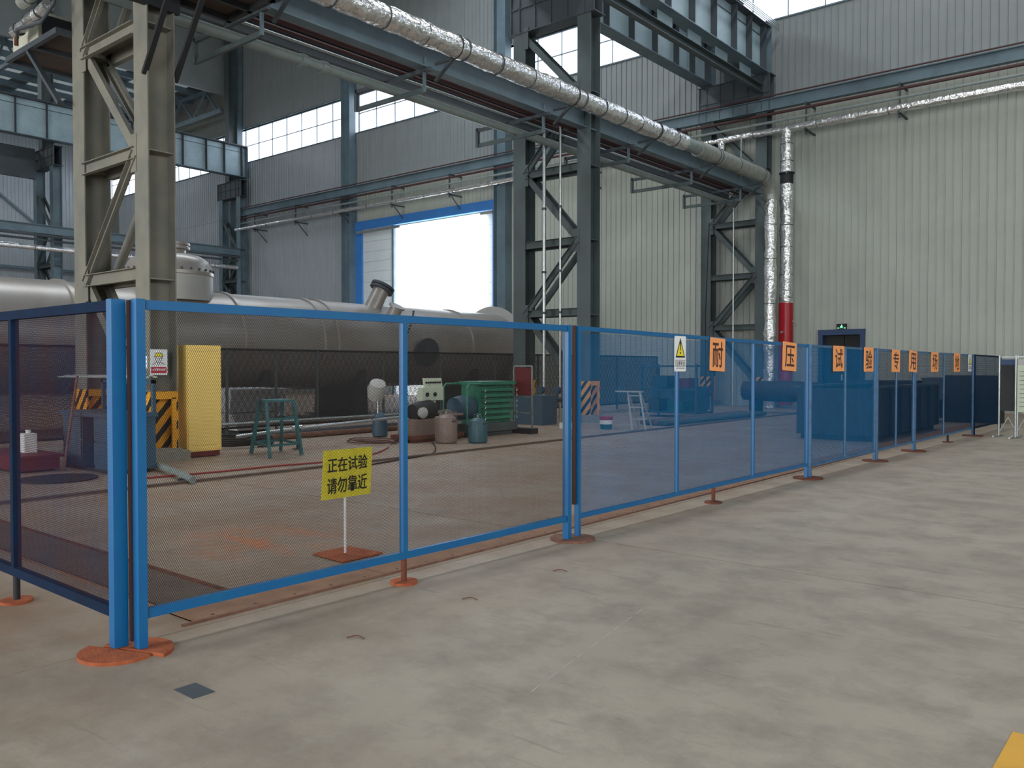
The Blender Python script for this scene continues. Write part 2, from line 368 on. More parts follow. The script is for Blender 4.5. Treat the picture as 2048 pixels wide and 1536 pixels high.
# tall sliding gate: blue frame, pale leaves pushed aside
g = E_('door_1', (-31.5, YW, 0), kind='structure')
MB().box((-36.9, YW-.14, 0), (-36.0, YW+.1, 9.05)).box((-26.5, YW-.14, 0), (-26.15, YW+.1, 9.2)).box((-36.9, YW-.16, 8.95), (-26.15, YW+.1, 9.4)).build('door_frame', 'gateblue', g)
MB().box((-36.3, YW-.28, 8.72), (-26.4, YW-.18, 8.86)).build('door_track', 'galv', g)
for x0, x1 in ((-36.0, -33.55), (-27.6, -26.5)):
    lf = MB().box((x0, YW-.02, 0), (x1, YW+.06, 9.0)).build('door_leaf', 'gateleaf', g)
    z = .02
    while z < 8.6: MB().box((x0+.02, YW-.045, z), (x1-.02, YW-.02, z+.53)).build('leaf_panel', 'gateleaf', lf); z += .55
MB().box((-33.65, YW-.07, 0), (-33.5, YW+.08, 9)).build('leaf_edge', 'steelblue', g)
# side exit door with lit sign
d2 = E_('door_2', (-10.15, YW, 0), kind='structure')
MB().box((-11.0, YW-.12, 0), (-10.84, YW+.2, 2.78)).box((-9.54, YW-.12, 0), (-9.4, YW+.2, 2.78)).box((-11.01, YW-.13, 2.6), (-9.39, YW+.2, 2.79)).build('door_frame', 'doorblue', d2)
MB().box((-10.84, YW+.12, 0), (-10.16, YW+.17, 2.6)).box((-10.14, YW+.12, 0), (-9.46, YW+.17, 2.6)).build('door_leaf', 'black', d2)
MB().box((-11.0, YW+.2, 0), (-9.4, YW+.24, 2.75)).build('door_back', 'black', d2)
MB().box((-10.25, YW+.08, 1.0), (-10.2, YW+.12, 1.2)).build('door_handle', 'galv', d2)
ex = MB().box((-10.34, YW-.14, 2.80), (-10.0, YW-.08, 2.99)).build('exit_sign', 'black', None, 'small black exit sign lit green above the dark doorway', 'sign')
xg = MB()
xg.lathe([(.02, 0), (.02, .004)], (-10.165, YW-.142, 2.935), (0, -1, 0), 10)
for p, q in (((-10.17, 2.91), (-10.18, 2.87)), ((-10.18, 2.87), (-10.13, 2.84)), ((-10.18, 2.87), (-10.22, 2.84)), ((-10.17, 2.90), (-10.22, 2.89)), ((-10.17, 2.90), (-10.12, 2.88))):
    xg.bar((p[0], YW-.143, p[1]), (q[0], YW-.143, q[1]), .012, .004, (0, 1, 0))
xg.box((-10.31, YW-.145, 2.83), (-10.25, YW-.141, 2.85)).box((-10.09, YW-.145, 2.83), (-10.03, YW-.141, 2.85))
xg.build('running_figure', 'exitgreen', ex, kind='stuff')
# side walls and the neighbouring bay's upper wall
wl_ = MB().box((WX0-.3, -14, 0), (WX0-.01, YW, 22)).build('wall_left', 'backing', None, kind='structure')
pl_ = panel_mesh(18.5, 'sidinghi')
for k in range(36): inst('siding_panel', pl_, wl_, (WX0, YW-40+4+k, .01), PI/2)
MB().bar((WX0+.15, 20.5, 15.6), (WX0+.15, 26.5, 10.9), .1, .15).bar((WX0+.15, 14, 8.6), (WX0+.15, 30, 8.6), .12, .2).build('wall_brace', 'steelblue', wl_)
MB().box((WX0, -14.3, 0), (-24, -14, 22)).box((-14, -14.3, 0), (-1, -14, 22)).box((-24, -14.3, 9), (-14, -14, 22)).box((11, -14.3, 0), (15.3, -14, 22)).box((-1, -14.3, 9), (11, -14, 22)).build('wall_front', 'siding', None, kind='structure')
MB().box((15, -14, 0), (15.3, YW, 22)).build('wall_right', 'siding', None, kind='structure')
MB().box((-48.6, -14, 18.6), (-48.4, YW, 22)).build('wall_upper', 'sidingshade', None, kind='structure')
# roofs
ce = E_('ceiling', (-20, 10, 21), kind='structure')
MB().box((-48.6, -14, 22), (15.3, YW+.3, 22.2)).build('roof_deck', 'roof', ce)
y = -14
k = 0
while y < YW-.1:
    k += 1
    MB().box((-66.4, y, 19.6), (-48.6, y+1.0, 19.64)).build('roof_sheet', 'translucent' if k % 4 else 'roof', ce); y += 1.0
for i in range(9):
    xx = -50-i*1.8; MB().box((xx-.1, -14, 19.25), (xx+.1, YW, 19.58)).build('purlin', 'steelblue', ce)
for yy in (5.5, 17.8, 29.6):
    t = MB(); t.bar((-66.4, yy, 19.2), (-48.6, yy, 19.2), .2, .2).bar((-66.4, yy, 17.7), (-48.6, yy, 17.7), .2, .2)
    for i in range(5):
        a = -49-i*3; t.bar((a, yy, 17.7), (a-1.5, yy, 19.2), .1, .1).bar((a-1.5, yy, 19.2), (a-3, yy, 17.7), .1, .1)
    t.build('roof_truss', 'steelblue', ce)
# outside yard seen through the gate
MB().box((-120, 31.2, -.2), (40, 120, -.02)).build('ground_outside', 'pavement', None, kind='structure')

# ================================================================== STEEL FRAME
def hleg(m, cx, cy, z0, z1, w_=.43, d=.45, tf=.02):
    for sg in (-1, 1): m.box((cx-w_/2, cy+sg*(d/2)-(tf if sg > 0 else 0), z0), (cx+w_/2, cy+sg*(d/2)+(0 if sg > 0 else tf), z1))
    m.box((cx-.008, cy-d/2+tf, z0), (cx+.008, cy+d/2-tf, z1)); return m
def lattice_column(XB, XA, Y, label, leg='steel', hazard=True, ztop=10.8, head=True, zh=12.15, lac='steel'):
    c = E_('lattice_column', ((XA+XB)/2, Y, 0), label, 'column')
    for X in (XA, XB):
        z0 = 1.1 if hazard else .2
        hleg(MB(), X, Y, z0, ztop).build('leg', leg, c)
        st = MB()
        for z in (2.86, 4.85, 6.8, 8.75): st.box((X-.2, Y-.2, z-.01), (X-.01, Y+.2, z+.01)).box((X+.01, Y-.2, z-.01), (X+.2, Y+.2, z+.01))
        st.build('stiffener_plate', leg, c)
        if hazard:
            hb = hleg(MB(), X, Y, .2, 1.1, .44, .46, .03)
            hb.box((X-.05, Y-.2, .2), (X+.05, Y+.2, 1.0)).build('hazard_base', 'hazard', c)
            fr = MB()
            for sx in (-1, 1):
                fr.box((X+sx*.19, Y-.2, .98), (X+sx*.225, Y+.2, 1.1)).box((X+sx*.19, Y+.13, .2), (X+sx*.225, Y+.2, 1.0))
            fr.build('base_frame', 'orangeyel', c)
        pl = MB().box((X-.34, Y-.34, 0), (X+.36, Y+.36, .16)); pl.box((X-.27, Y-.27, .16), (X+.27, Y+.27, .2)); pl.build('plinth', 'concrete', c)
    a, b_ = XA+.2, XB-.2
    for z in (2.95, 4.85, 6.8, 8.75):
        t = MB()
        for sy in (-1, 1): t.channel((a, Y+sy*.19, z), (b_, Y+sy*.19, z), .2, .09, .012, (0, 0, 1), 1 if sy < 0 else -1)
        t.box((a, Y-.18, z+.085), (b_, Y+.18, z+.1)); t.build('crossbar', lac, c)
    nodes = [(b_, .9), (a, 2.9), (b_, 4.85), (a, 6.8), (b_, 8.75), (a, 10.6)]
    for (x0, z0), (x1, z1) in zip(nodes, nodes[1:]):
        for sy in (-1, 1):
            MB().channel((x0, Y+sy*.19, z0), (x1, Y+sy*.19, z1), .17, .07, .012, (0, 0, 1), 1 if sy < 0 else -1).build('diagonal_brace', lac, c)
    for (x0, z0) in nodes:
        sg = 1 if x0 == a else -1; gp = MB()
        gp.box((x0-.06 if sg > 0 else x0+.06, Y-.235, z0-.3), (x0+sg*.12, Y-.222, z0+.3)); gp.build('gusset_plate', lac, c)
    if head:
        h = MB().box((XA-.3, Y-.2, ztop), (XB+.3, Y-.18, zh)).box((XA-.3, Y+.18, ztop), (XB+.3, Y+.2, zh)).box((XA-.35, Y-.25, ztop-.03), (XB+.35, Y+.25, ztop)).box((XA-.35, Y-.25, zh-.03), (XB+.35, Y+.25, zh)).box((XA-.33, Y-.24, (ztop+zh)/2-.015), (XB+.33, Y-.2, (ztop+zh)/2+.015))
        for xx in (XA-.3, XA, XA+.55, XA+1.1, XA+1.65, XB, XB+.3): h.box((xx-.02, Y-.24, ztop), (xx+.02, Y-.2, zh))
        h.build('column_head', 'dark', c)
        u = hleg(MB(), (XA+XB)/2-.1, Y, zh, 21.9, .5, .6); u.build('upper_shaft', 'steel', c)
    return c
COLS = [(6.69, 'nearest twin-leg steel column with dusty faces and hazard striped feet', 'steeldusty'),
        (18.67, 'middle twin-leg steel column rising behind the second fence section', 'steel'),
        (29.95, 'far twin-leg steel column standing against the end wall', 'steel')]
for Y, lb, lm in COLS: lattice_column(-12.9, -15.1, Y, lb, lm, lac=lm)
lattice_column(-46.9, -49.0, 18.9, 'distant twin-leg column beyond the vessel at far left', 'steelblue', False, 12, True, 13)
lattice_column(-46.6, -48.6, 29.7, 'distant twin-leg column in the far corner beside the windows', 'steelblue', False, 12, True, 13)
# plain gable columns on the end wall
for X, lb in ((-36.9, 'pale gable column on the end wall left of the blue gate frame'), (-25.75, 'gable column on the end wall right of the blue gate frame'), (-47.9, 'gable column in the far left corner of the window wall')):
    MB().ibeam((X, YW-.3, 0), (X, YW-.3, 21.9), .72, .45, .025, .015, (1, 0, 0)).build('gable_column', 'steelblue', None, lb, 'column')
# crane girders
def girder(X, y0, y1, zb, zt, label, m='girder', step=1.5, sec=1):
    g = E_('crane_girder', (X, (y0+y1)/2, zb), label, 'girder')
    MB().box((X-.01, y0, zb+.03), (X+.01, y1, zt-.03)).build('web', m, g)
    MB().box((X-.25, y0, zb), (X+.25, y1, zb+.03)).build('bottom_flange', 'steelblue', g)
    MB().box((X-.3, y0, zt-.03), (X+.3, y1, zt)).build('top_flange', 'dark', g)
    MB().box((X-.04, y0, zt), (X+.04, y1, zt+.12)).build('crane_rail', 'dark', g)
    MB().box((X-.03, y0, zt-.36), (X+.03, y1, zt-.33)).build('longitudinal_stiffener', 'dark', g)
    y = y1-.35; k = 0
    while y > max(y0, 3):
        MB().box((X-.24, y-.008, zb+.03), (X+.24, y+.008, zt-.03)).build('stiffener', 'dark', g); y -= step if k > 1 else step*.8; k += 1
    MB().box((X-.3, y1-.03, zb), (X+.3, y1, zt)).build('end_plate', 'steelblue', g)
    return g
gr = girder(-12.9, -8, 29.9, 12.18, 13.85, 'pale blue crane girder at top right with dark stiffeners')
br = MB()
for i in range(4): br.box((-12.42, 14, 13.72+i*.07), (-12.39, 30.1, 13.75+i*.07))
br.build('conductor_bar', 'galv', gr)
MB().bar((-12.42, 26, 13.85), (-12.42, 26.03, 13.85), .1, .35).build('bar_clamp', 'dark', gr)
girder(-46.9, -8, 30.2, 13.25, 15.15, 'pale blue crane girder at far left beyond the vessel')
girder(-15.1, -8, 29.9, 12.18, 13.85, 'second crane girder over the rear column legs, almost out of view above')
MB().box((-48.9, -8, 11.5), (-48.7, 18.6, 13.1)).build('side_beam', 'dark', None, 'dark deep beam under the far left crane girder', 'beam')
b = E_('brake_truss_beam', (-13.0, 16, 11.5), 'grey tie beam hanging under the right crane girder on gusset plates', 'beam')
MB().channel((-13.0, -8, 11.6), (-13.0, 29.7, 11.6), .28, .2, .02).build('beam_body', 'steel', b)
y = 28.6
while y > 10: MB().box((-13.01, y-.5, 11.74), (-12.99, y+.4, 12.18)).build('hanger_plate', 'girder', b); y -= 1.9

# ================================================================== PIPE RACK ALONG THE COLUMNS
MB().ibeam((-12.9, -6, 8.02), (-12.9, 29.6, 8.02), .52, .26, .03, .014).build('rack_beam', 'steelblue', None, 'blue-grey I-beam on the front column legs under the foil-wrapped main', 'beam')
MB().ibeam((-14.1, -6, 7.92), (-14.1, 29.6, 7.92), .42, .24, .025, .014).build('rack_beam', 'dark', None, 'dark rear beam between the column legs beside the rusty pipes', 'beam')
for i, Y in enumerate((8.65, 12.6, 16.7, 20.65, 24.4, 28.0)):
    h = E_('pipe_hanger', (-14, Y, 7.3), ('first and nearest', 'second', 'third, just before the middle column', 'fourth, just past the middle column', 'fifth', 'sixth and farthest')[i]+' steel hanger frame under the pipe rack', 'bracket')
    MB().channel((-12.9, Y, 7.33), (-15.1, Y, 7.33), .1, .05, .01).build('bottom_bar', 'steel', h)
    MB().bar((-12.9, Y, 7.28), (-12.9, Y, 8.0), .06, .05).build('front_post', 'steelblue', h)
    MB().bar((-15.1, Y, 7.28), (-15.1, Y, 7.78), .08, .08).build('rear_post', 'steel', h)
    MB().bar((-12.7, Y, 7.72), (-15.1, Y, 7.72), .08, .08).build('upper_bar', 'dark', h)
    br = MB().bar((-12.62, Y+.05, 7.45), (-12.05, Y+.05, 7.84), .06, .05).bar((-12.62, Y+.05, 7.8), (-12.1, Y+.05, 7.82), .06, .05)
    br.build('saddle_brace', 'dark', h)
    cl = MB(); pts = [(-12.05+.24*math.cos(t), Y+.05, 8.03+.24*math.sin(t)) for t in [PI*(-.9+.13*k) for k in range(15)]]; cl.tube(pts, .014, 6).build('pipe_clamp', 'black', h)
# the large wrapped main
def wrapped(p, q, r, step=.3, jit=.008, n=18):
    p = Vector(p); q = Vector(q); L = (q-p).length; k = max(2, int(L/step)); pts = []; rs = []
    for i in range(k+1):
        t = i/k; pts.append(p.lerp(q, t)); rs.append(r+random.uniform(-jit, jit))
    return pts, rs
ma = E_('insulated_main', (-12.05, 15, 8.05), 'thick foil-wrapped pipe running under the roof past the columns', 'pipe')
def foilrun(par, p, q, r, m='foil', band=1.0, jit=.01, nb=True):
    pts, rs = wrapped(p, q, r, .16, jit, 20); MB().tube(pts, r, 20, True, rs, jit*.9).build('foil_wrap', m, par)
    if nb:
        P, Q = Vector(p), Vector(q); L = (Q-P).length; d = (Q-P).normalized(); s = band*.7
        while s < L-.1:
            c = P+d*s; MB().tube([c-d*.008, c+d*.008], r+.012, 20).build('wire_band', 'dark', par); s += band*random.uniform(.8, 1.25)
foilrun(ma, (-12.05, -3, 8.03), (-12.05, 22.3, 8.03), .225, 'foil', 1.0, .012)
MB().tube([(-12.05, 22.25, 8.03), (-12.05, 23.2, 8.03)], .19, 20).build('bare_section', 'pipegrey', ma)
foilrun(ma, (-12.05, 23.15, 8.03), (-12.05, 27.9, 8.02), .24, 'foildull', 1.6, .006)
el = [(-12.05, 27.9+.7*math.sin(t), 7.32+.7*math.cos(t)) for t in [PI/2*k/8 for k in range(9)]]
MB().tube(el, .23, 18).build('elbow', 'foildull', ma)
foilrun(ma, (-12.05, 28.6, 7.35), (-12.05, 28.6, .02), .2, 'foil', 1.3, .02)
# smaller pipes in the rack
MB().tube([(-13.8, -4, 7.47), (-13.8, 9.8, 7.47)], .1, 14).tube([(-13.8, 9.8, 7.47), (-13.8, 29.4, 7.47)], .1, 14).tube([(-13.8, 10.1, 7.47), (-13.8, 10.25, 7.47)], .125, 14).tube([(-13.8, 10.6, 7.47), (-13.8, 10.75, 7.47)], .125, 14).build('water_pipe', 'pipegrey', None, 'long grey pipe lying on the hanger frames below the rack', 'pipe')
for X, Z, r, m, lb in ((-13.05, 7.83, .035, 'foil', 'thin foil-lagged pipe nearest the front rack beam'), (-13.3, 7.84, .06, 'pipered', 'rusty red pipe in the rack, closest to the front beam'),
                       (-13.55, 7.81, .04, 'pipered', 'thinner rusty red pipe in the middle of the rack'), (-13.8, 7.80, .03, 'galv', 'thin bright conduit beside the rear rack beam')):
    MB().tube([(X, -4, Z), (X, 29.5, Z)], r, 10).build('rack_pipe', m, None, lb, 'pipe')
# vertical drops at the middle column
for X, r, lb in ((-13.97, .045, 'thicker galvanised drop pipe in front of the middle column'), (-13.43, .03, 'thinner galvanised drop pipe in front of the middle column')):
    t = E_('drop_pipe', (X, 18.12, 0), lb, 'pipe')
    MB().tube([(X, 18.12, .02), (X, 18.12, 7.95)], r, 10).build('pipe_body', 'galv', t)
    for z in (2.9, 4.0, 5.7): MB().tube([(X, 18.12, z), (X, 18.12, z+.06)], r+.02, 10).build('coupling', 'dark', t)
    MB().tube([(X-.06, 18.12, .6), (X+.1, 18.12, .6)], .07, 10).build('valve_body', 'bench', t)
    MB().tube([(X, 18.06, .85), (X, 17.92, .85)], .1, 12).build('valve_wheel', 'bench', t)
MB().tube([(-14.03, 18.2, .02), (-14.03, 18.2, 7.6)], .012, 6).build('signal_cable', 'black', None, 'thin black cable clipped beside the thicker drop pipe', 'cable')
# conduits and rod at the far column
for k in range(4):
    MB().tube([(-15.42+.075*k, 29.5, .02), (-15.42+.075*k, 29.5, 7.6)], .016, 6).build('conduit', 'galv', None, ('leftmost', 'second from left', 'third from left', 'rightmost')[k]+' of four thin pale conduits on the far column', 'pipe', 'four conduits on the far column')
MB().tube([(-13.83, 29.45, .02), (-13.83, 29.45, 7.4)], .03, 8).build('drop_pipe', 'galv', None, 'single galvanised drop pipe across the far column lattice', 'pipe')
MB().tube([(-14.9, 29.4, .02), (-14.93, 29.4, 3.5), (-14.8, 29.4, 6.9)], .02, 6).build('hanging_cable', 'black', None, 'black cable hanging inside the far column', 'cable')
# ------------------------------------------------------------------ wall rack along the end wall
MB().ibeam((-47, 29.72, 10.98), (14, 29.72, 10.98), .42, .24, .03, .014, (0, 0, 1)).build('wall_rack_beam', 'steelblue', None, 'long blue-grey beam along the end wall carrying pipes', 'beam')
MB().tube([(-47, 29.55, 11.24), (14, 29.55, 11.24)], .03, 8).build('wall_pipe', 'pipered', None, 'thin dark red pipe along the top of the wall beam', 'pipe')
MB().tube([(-47, 29.6, 10.6), (14, 29.6, 10.6)], .055, 10).build('wall_pipe', 'pipered', None, 'dark red pipe just under the wall beam', 'pipe')
MB().tube([(-47, 29.6, 10.3), (14, 29.6, 10.3)], .05, 10).build('wall_pipe', 'pipegrey', None, 'grey pipe along the end wall above the foil-wrapped one', 'pipe')
fp = E_('insulated_wall_pipe', (-20, 29.6, 9.9), 'foil-wrapped pipe running along the end wall under the beam', 'pipe')
for a, b_ in ((-47, -36), (-36, -24), (-24, -14.5), (-14.5, -4), (-4, 14)): foilrun(fp, (a, 29.55, 9.95), (b_, 29.55, 9.95), .1 if a < -15 else .13, 'foil', 2.0, .008)
for i in range(14):
    X = -45+i*4.1
    if abs(X+13) < 1.5: X = -11.2
    k = E_('wall_bracket', (X, 30.2, 9.7), ORD[i]+' steel bracket of the end wall pipes, counted from the far left corner', 'bracket', 'brackets of the end wall pipe rack')
    MB().bar((X, 29.6, 9.65), (X, 29.6, 10.8), .06, .06).build('drop_arm', 'dark', k)
    MB().bar((X, 29.45, 9.8), (X, YW-.03, 9.8), .06, .06).build('lower_arm', 'dark', k)
    MB().bar((X, 29.6, 10.75), (X, YW-.03, 10.75), .06, .06).build('upper_arm', 'dark', k)
    if X < -16: MB().bar((X, YW-.06, 9.1), (X, 29.7, 9.78), .04, .04).build('stay', 'dark', k)
MB().tube([(-14.35, 29.5, 9.95), (-14.35, 29.5, 8.2)], .13, 14, jit=.01).build('short_foil_drop', 'foil', None, 'short foil-wrapped drop pipe hanging behind the main near the far column', 'pipe')
MB().tube([(-12.9, 28.0, 7.3), (-12.88, 28.0, 9.6)], .02, 6).build('hanger_rod', 'galv', None, 'thin rod rising past the foil main near the far column', 'rod')
# riser with the red hydrant section
rs_ = E_('foil_riser', (-11.88, 29.6, 0), 'foil-wrapped riser at the end wall with a bright red lower section', 'pipe')
foilrun(rs_, (-11.88, 29.6, 9.9), (-11.88, 29.6, 8.35), .215, 'foil', .7, .01)
MB().tube([(-11.88, 29.6, 8.4), (-11.88, 29.6, 8.0)], .225, 18).tube([(-11.88, 29.6, 8.36), (-11.88, 29.6, 8.4)], .27, 18).build('black_collar', 'black', rs_)
foilrun(rs_, (-11.88, 29.6, 8.02), (-11.88, 29.6, 3.75), .215, 'foil', .9, .02)
MB().tube([(-11.88, 29.6, .1), (-11.88, 29.6, 3.75)], .25, 20).build('red_section', 'red', rs_)
MB().tube([(-11.88, 29.33, 2.7), (-11.88, 29.2, 2.7)], .04, 10).tube([(-11.62, 29.55, 3.1), (-11.5, 29.55, 3.05), (-11.45, 29.5, 2.9)], .02, 6).build('drain_valve', 'galv', rs_)
MB().tube([(-12.28, 29.3, .02), (-12.28, 29.3, 7.6)], .05, 10).build('thin_riser', 'pipered', None, 'thin dark red riser between the two foil-wrapped risers', 'pipe')
# rack on the far column line (left background)
MB().ibeam((-46.3, -6, 8.5), (-46.3, 29.4, 8.5), .45, .25, .03, .014).build('rack_beam', 'steelblue', None, 'distant rack beam beyond the vessel at far left edge', 'beam')
fl2 = E_('far_foil_pipe', (-46.2, 10, 7.4), 'distant foil-wrapped pipe under the far left rack beam', 'pipe')
foilrun(fl2, (-46.0, -4, 7.5), (-46.0, 29, 7.5), .13, 'foil', 3, .01)
for X, Z in ((-45.7, 8.1), (-45.9, 7.9)): MB().tube([(X, -4, Z), (X, 29, Z)], .06, 8).build('far_pipe', 'dark', None, ('upper', 'lower')[int(Z < 8)]+' of two dark thin pipes beneath the far left rack beam', 'pipe', 'two dark pipes on the far left rack')
for k in range(5):
    Y = 6+k*4.6; MB().bar((-46.3, Y, 7.2), (-46.3, Y, 8.3), .1, .1).bar((-46.5, Y, 7.3), (-45.6, Y, 7.3), .08, .08).build('far_hanger', 'dark', None, ORD[k]+' small hanger bracket on the far left rack, from the left edge', 'bracket', 'hangers of the far left rack')

# ================================================================== HEATERS ON PLATFORMS (nearest column)
hp = E_('heater_platform', (-16.4, 6.7, 7.2), 'steel bracket platform on the rear leg of the nearest column, upper left', 'platform')
f = MB().box((-17.55, 6.2, 7.2), (-15.32, 6.28, 7.3)).box((-17.55, 7.5, 7.2), (-15.32, 7.58, 7.3))
for xx in (-17.55, -16.45, -15.4): f.box((xx, 6.28, 7.2), (xx+.08, 7.5, 7.3))
f.build('platform_frame', 'dark', hp)
MB().box((-17.5, 6.28, 7.26), (-15.35, 7.5, 7.28)).build('deck_plate', 'deck', hp)
for Y in (6.25, 7.54): MB().bar((-16.6, Y, 7.2), (-15.3, Y, 6.0), .09, .06).build('knee_brace', 'dark', hp)
uh = E_('unit_heater', (-16.9, 6.7, 7.3), 'boxy cream unit heater with dark grille on the upper left platform', 'heater')
MB().box((-17.45, 6.3, 7.3), (-16.3, 7.45, 7.88)).build('casing', 'heater', uh)
MB().box((-16.3, 6.36, 7.36), (-16.27, 6.88, 7.82)).box((-16.3, 6.9, 7.36), (-16.27, 7.4, 7.82)).build('grille', 'black', uh)
MB().bar((-16.27, 6.89, 7.34), (-16.27, 6.89, 7.85), .02, .02).build('grille_bar', 'galv', uh)
sp = E_('heater_supply_pipe', (-17, 5.95, 7.6), 'short crumpled foil pipe slanting down to the upper left heater', 'pipe')
foilrun(sp, (-15.3, 6.08, 7.62), (-16.75, 6.08, 7.52), .1, 'foil', .5, .012)
foilrun(sp, (-15.35, 6.1, 8.02), (-16.5, 6.1, 7.98), .1, 'foildull', .5, .01)
MB().tube([(-16.8, 6.1, 7.5), (-16.7, 6.1, 7.42), (-16.3, 5.95, 7.42), (-15.4, 6.0, 7.34), (-14.9, 6.0, 7.5), (-14.6, 6.1, 8.4)], .03, 8).build('drain_pipe', 'dark', sp)
MB().tube([(-16.75, 6.1, 7.45), (-16.75, 6.1, 7.3)], .04, 8).build('drain_valve', 'rustdark', sp)
hp2 = E_('heater_platform', (-12.2, 6.6, 7.3), 'large bracket platform on the front leg of the nearest column, seen from below', 'platform')
f = MB()
for Y in (5.5, 6.75, 7.95): f.box((-12.9, Y, 7.3), (-11.6, Y+.08, 7.42))
for X in (-12.92, -12.3, -11.68): f.box((X, 5.5, 7.3), (X+.08, 8.03, 7.42))
f.build('platform_frame', 'black', hp2)
MB().box((-12.9, 5.5, 7.4), (-11.6, 8.03, 7.43)).build('deck_plate', 'deck', hp2)
for Y in (6.45, 6.95): MB().bar((-12.75, Y, 6.0), (-11.75, Y, 7.3), .08, .05).build('knee_brace', 'black', hp2)
MB().box((-12.75, 6.2, 7.05), (-12.66, 7.0, 7.3)).build('ledger_angle', 'black', hp2)

# ================================================================== MESH FENCES
def zig(name, m, parent, A, B, z0, z1, s, hstep, a, bdep, side=1):
    """expanded metal between A and B (xy): zigzag strands, each strand tilted out of plane"""
    A = np.array(A, float); B = np.array(B, float); L = np.linalg.norm(B-A); u = (B-A)/L; n = np.array([u[1], -u[0]])*side
    ni = int(L/s); nj = int((z1-z0)/hstep); i = np.arange(ni+1)[:, None]; j = np.arange(nj+1)[None, :]
    U = (i+.5)*L/(ni+1) + (s/2)*np.where((i+j) % 2 == 0, 1, -1); Z = np.broadcast_to(z0+j*(z1-z0)/nj, U.shape); U = np.clip(U, 0, L)
    off = np.array(WO[parent.name]); V = np.empty((ni+1, nj+1, 2, 3))
    for k, sg in enumerate((-.5, .5)):
        uu = U+sg*a; V[..., k, 0] = A[0]+uu*u[0]+sg*bdep*n[0]-off[0]; V[..., k, 1] = A[1]+uu*u[1]+sg*bdep*n[1]-off[1]; V[..., k, 2] = Z-off[2]
    idx = np.arange((ni+1)*(nj+1)*2).reshape(ni+1, nj+1, 2)
    F = np.stack([idx[:, :-1, 0], idx[:, :-1, 1], idx[:, 1:, 1], idx[:, 1:, 0]], -1).reshape(-1, 4)
    me = bpy.data.meshes.new(name); nv = V.size//3; nf = len(F)
    me.vertices.add(nv); me.vertices.foreach_set('co', V.ravel().astype(np.float32))
    me.loops.add(nf*4); me.loops.foreach_set('vertex_index', F.ravel().astype(np.int32))
    me.polygons.add(nf); me.polygons.foreach_set('loop_start', (np.arange(nf)*4).astype(np.int32))
    me.update(calc_edges=True); me.materials.append(M[m])
    o = bpy.data.objects.new(name, me); COL.objects.link(o); o.parent = parent; WO[o.name] = tuple(off); o['kind'] = 'stuff'; return o
def disc(par, c, r, m, half=0, t=.018, ang=0, gap=.004):
    n = 28
    if not half: MB().lathe([(r, 0), (r, t)], (c[0], c[1], 0), n=n, smooth=False).build('foot_disc', m, par); return
    pts = [(r*math.cos(ang+PI*k/16), r*math.sin(ang+PI*k/16)) for k in range(17)]
    nx, ny = -math.sin(ang)*gap, math.cos(ang)*gap
    MB().prism([(x+nx, y+ny) for x, y in pts], (c[0], c[1], 0), (1, 0, 0), (0, 1, 0), (0, 0, 1), t).build('foot_disc', m, par)
def fence(name, label, P, Q, zt0, zt1, mids, post=.06, rail=.05, fm='blue', mm='meshblue', feet=(1, 1), midfoot=(), s=.006, hs=.011, a=.0022, bd=.0012, side=1, zb=.15, discm='rust', postm=None, footr=.2):
    P = Vector((*P, 0)); Q = Vector((*Q, 0)); L = (Q-P).length; u = (Q-P)/L
    c = E_(name, (P+Q)/2, label, 'fence')
    for k, (X, zt) in enumerate(((P+u*post/2, zt0), (Q-u*post/2, zt1))):
        MB().bar((X.x, X.y, .02), (X.x, X.y, zt), post, post*.8, tuple(u)).build('post', postm[k] if postm else fm, c)
    T0 = P+u*post; T1 = Q-u*post
    MB().bar((T0.x, T0.y, zt0-rail/2-.004), (T1.x, T1.y, zt1-rail/2-.004), rail*.8, rail).build('top_rail', fm, c)
    MB().bar((T0.x, T0.y, zb+rail/2), (T1.x, T1.y, zb+rail/2), rail*.8, rail).build('bottom_rail', fm, c)
    for t in mids:
        X = P+u*(L*t); z = zt0+(zt1-zt0)*t; MB().bar((X.x, X.y, zb+rail), (X.x, X.y, z-rail-.004), rail*.85, rail*.8, tuple(u)).build('divider', fm, c)
    for t in midfoot:
        X = P+u*(L*t); MB().tube([(X.x, X.y, .015), (X.x, X.y, zb)], .021, 10).build('foot_tube', 'rustdark' if fm == 'blue' else 'black', c); disc(c, (X.x, X.y), .095, discm)
    cuts = [0]+list(mids)+[1]
    for t0, t1 in zip(cuts, cuts[1:]):
        X0 = P+u*(L*t0+(post if t0 == 0 else rail/2)); X1 = P+u*(L*t1-(post if t1 == 1 else rail/2))
        zz = min(zt0+(zt1-zt0)*t0, zt0+(zt1-zt0)*t1)-rail
        zig('wire_mesh', mm, c, (X0.x, X0.y), (X1.x, X1.y), zb+rail, zz, s, hs, a, bd, side)
    return c
F0 = fence('mesh_fence_section', 'short navy mesh fence section running left from the corner', (-7.4, 2.10), (-4.40, 2.08), 1.85, 1.85, [.52], .075, .055, 'bluenavy', 'meshnavy', midfoot=[.52], side=-1, a=.0019, bd=.001, zb=.17, postm=('bluenavy', 'blue'))
F1 = fence('mesh_fence_section', 'bright blue framed fence section with bare grey mesh, nearest right of the corner', (fx(2.12), 2.115), (fx(5.88), 5.88), 1.85, 1.85, [.497], .06, .05, 'blue', 'meshbrown', midfoot=[.497], zb=.17, a=.0016, bd=.0006)
F2 = fence('mesh_fence_section', 'second long section with blue mesh in three cells, warning card on it', (fx(5.98), 5.98), (fx(11.12), 11.12), 1.85, 1.79, [.335, .68], .045, .04, 'bluedull' if 0 else 'blue', 'meshblue', midfoot=[.49], a=.0019, bd=.001, zb=.17, discm='rustdark')
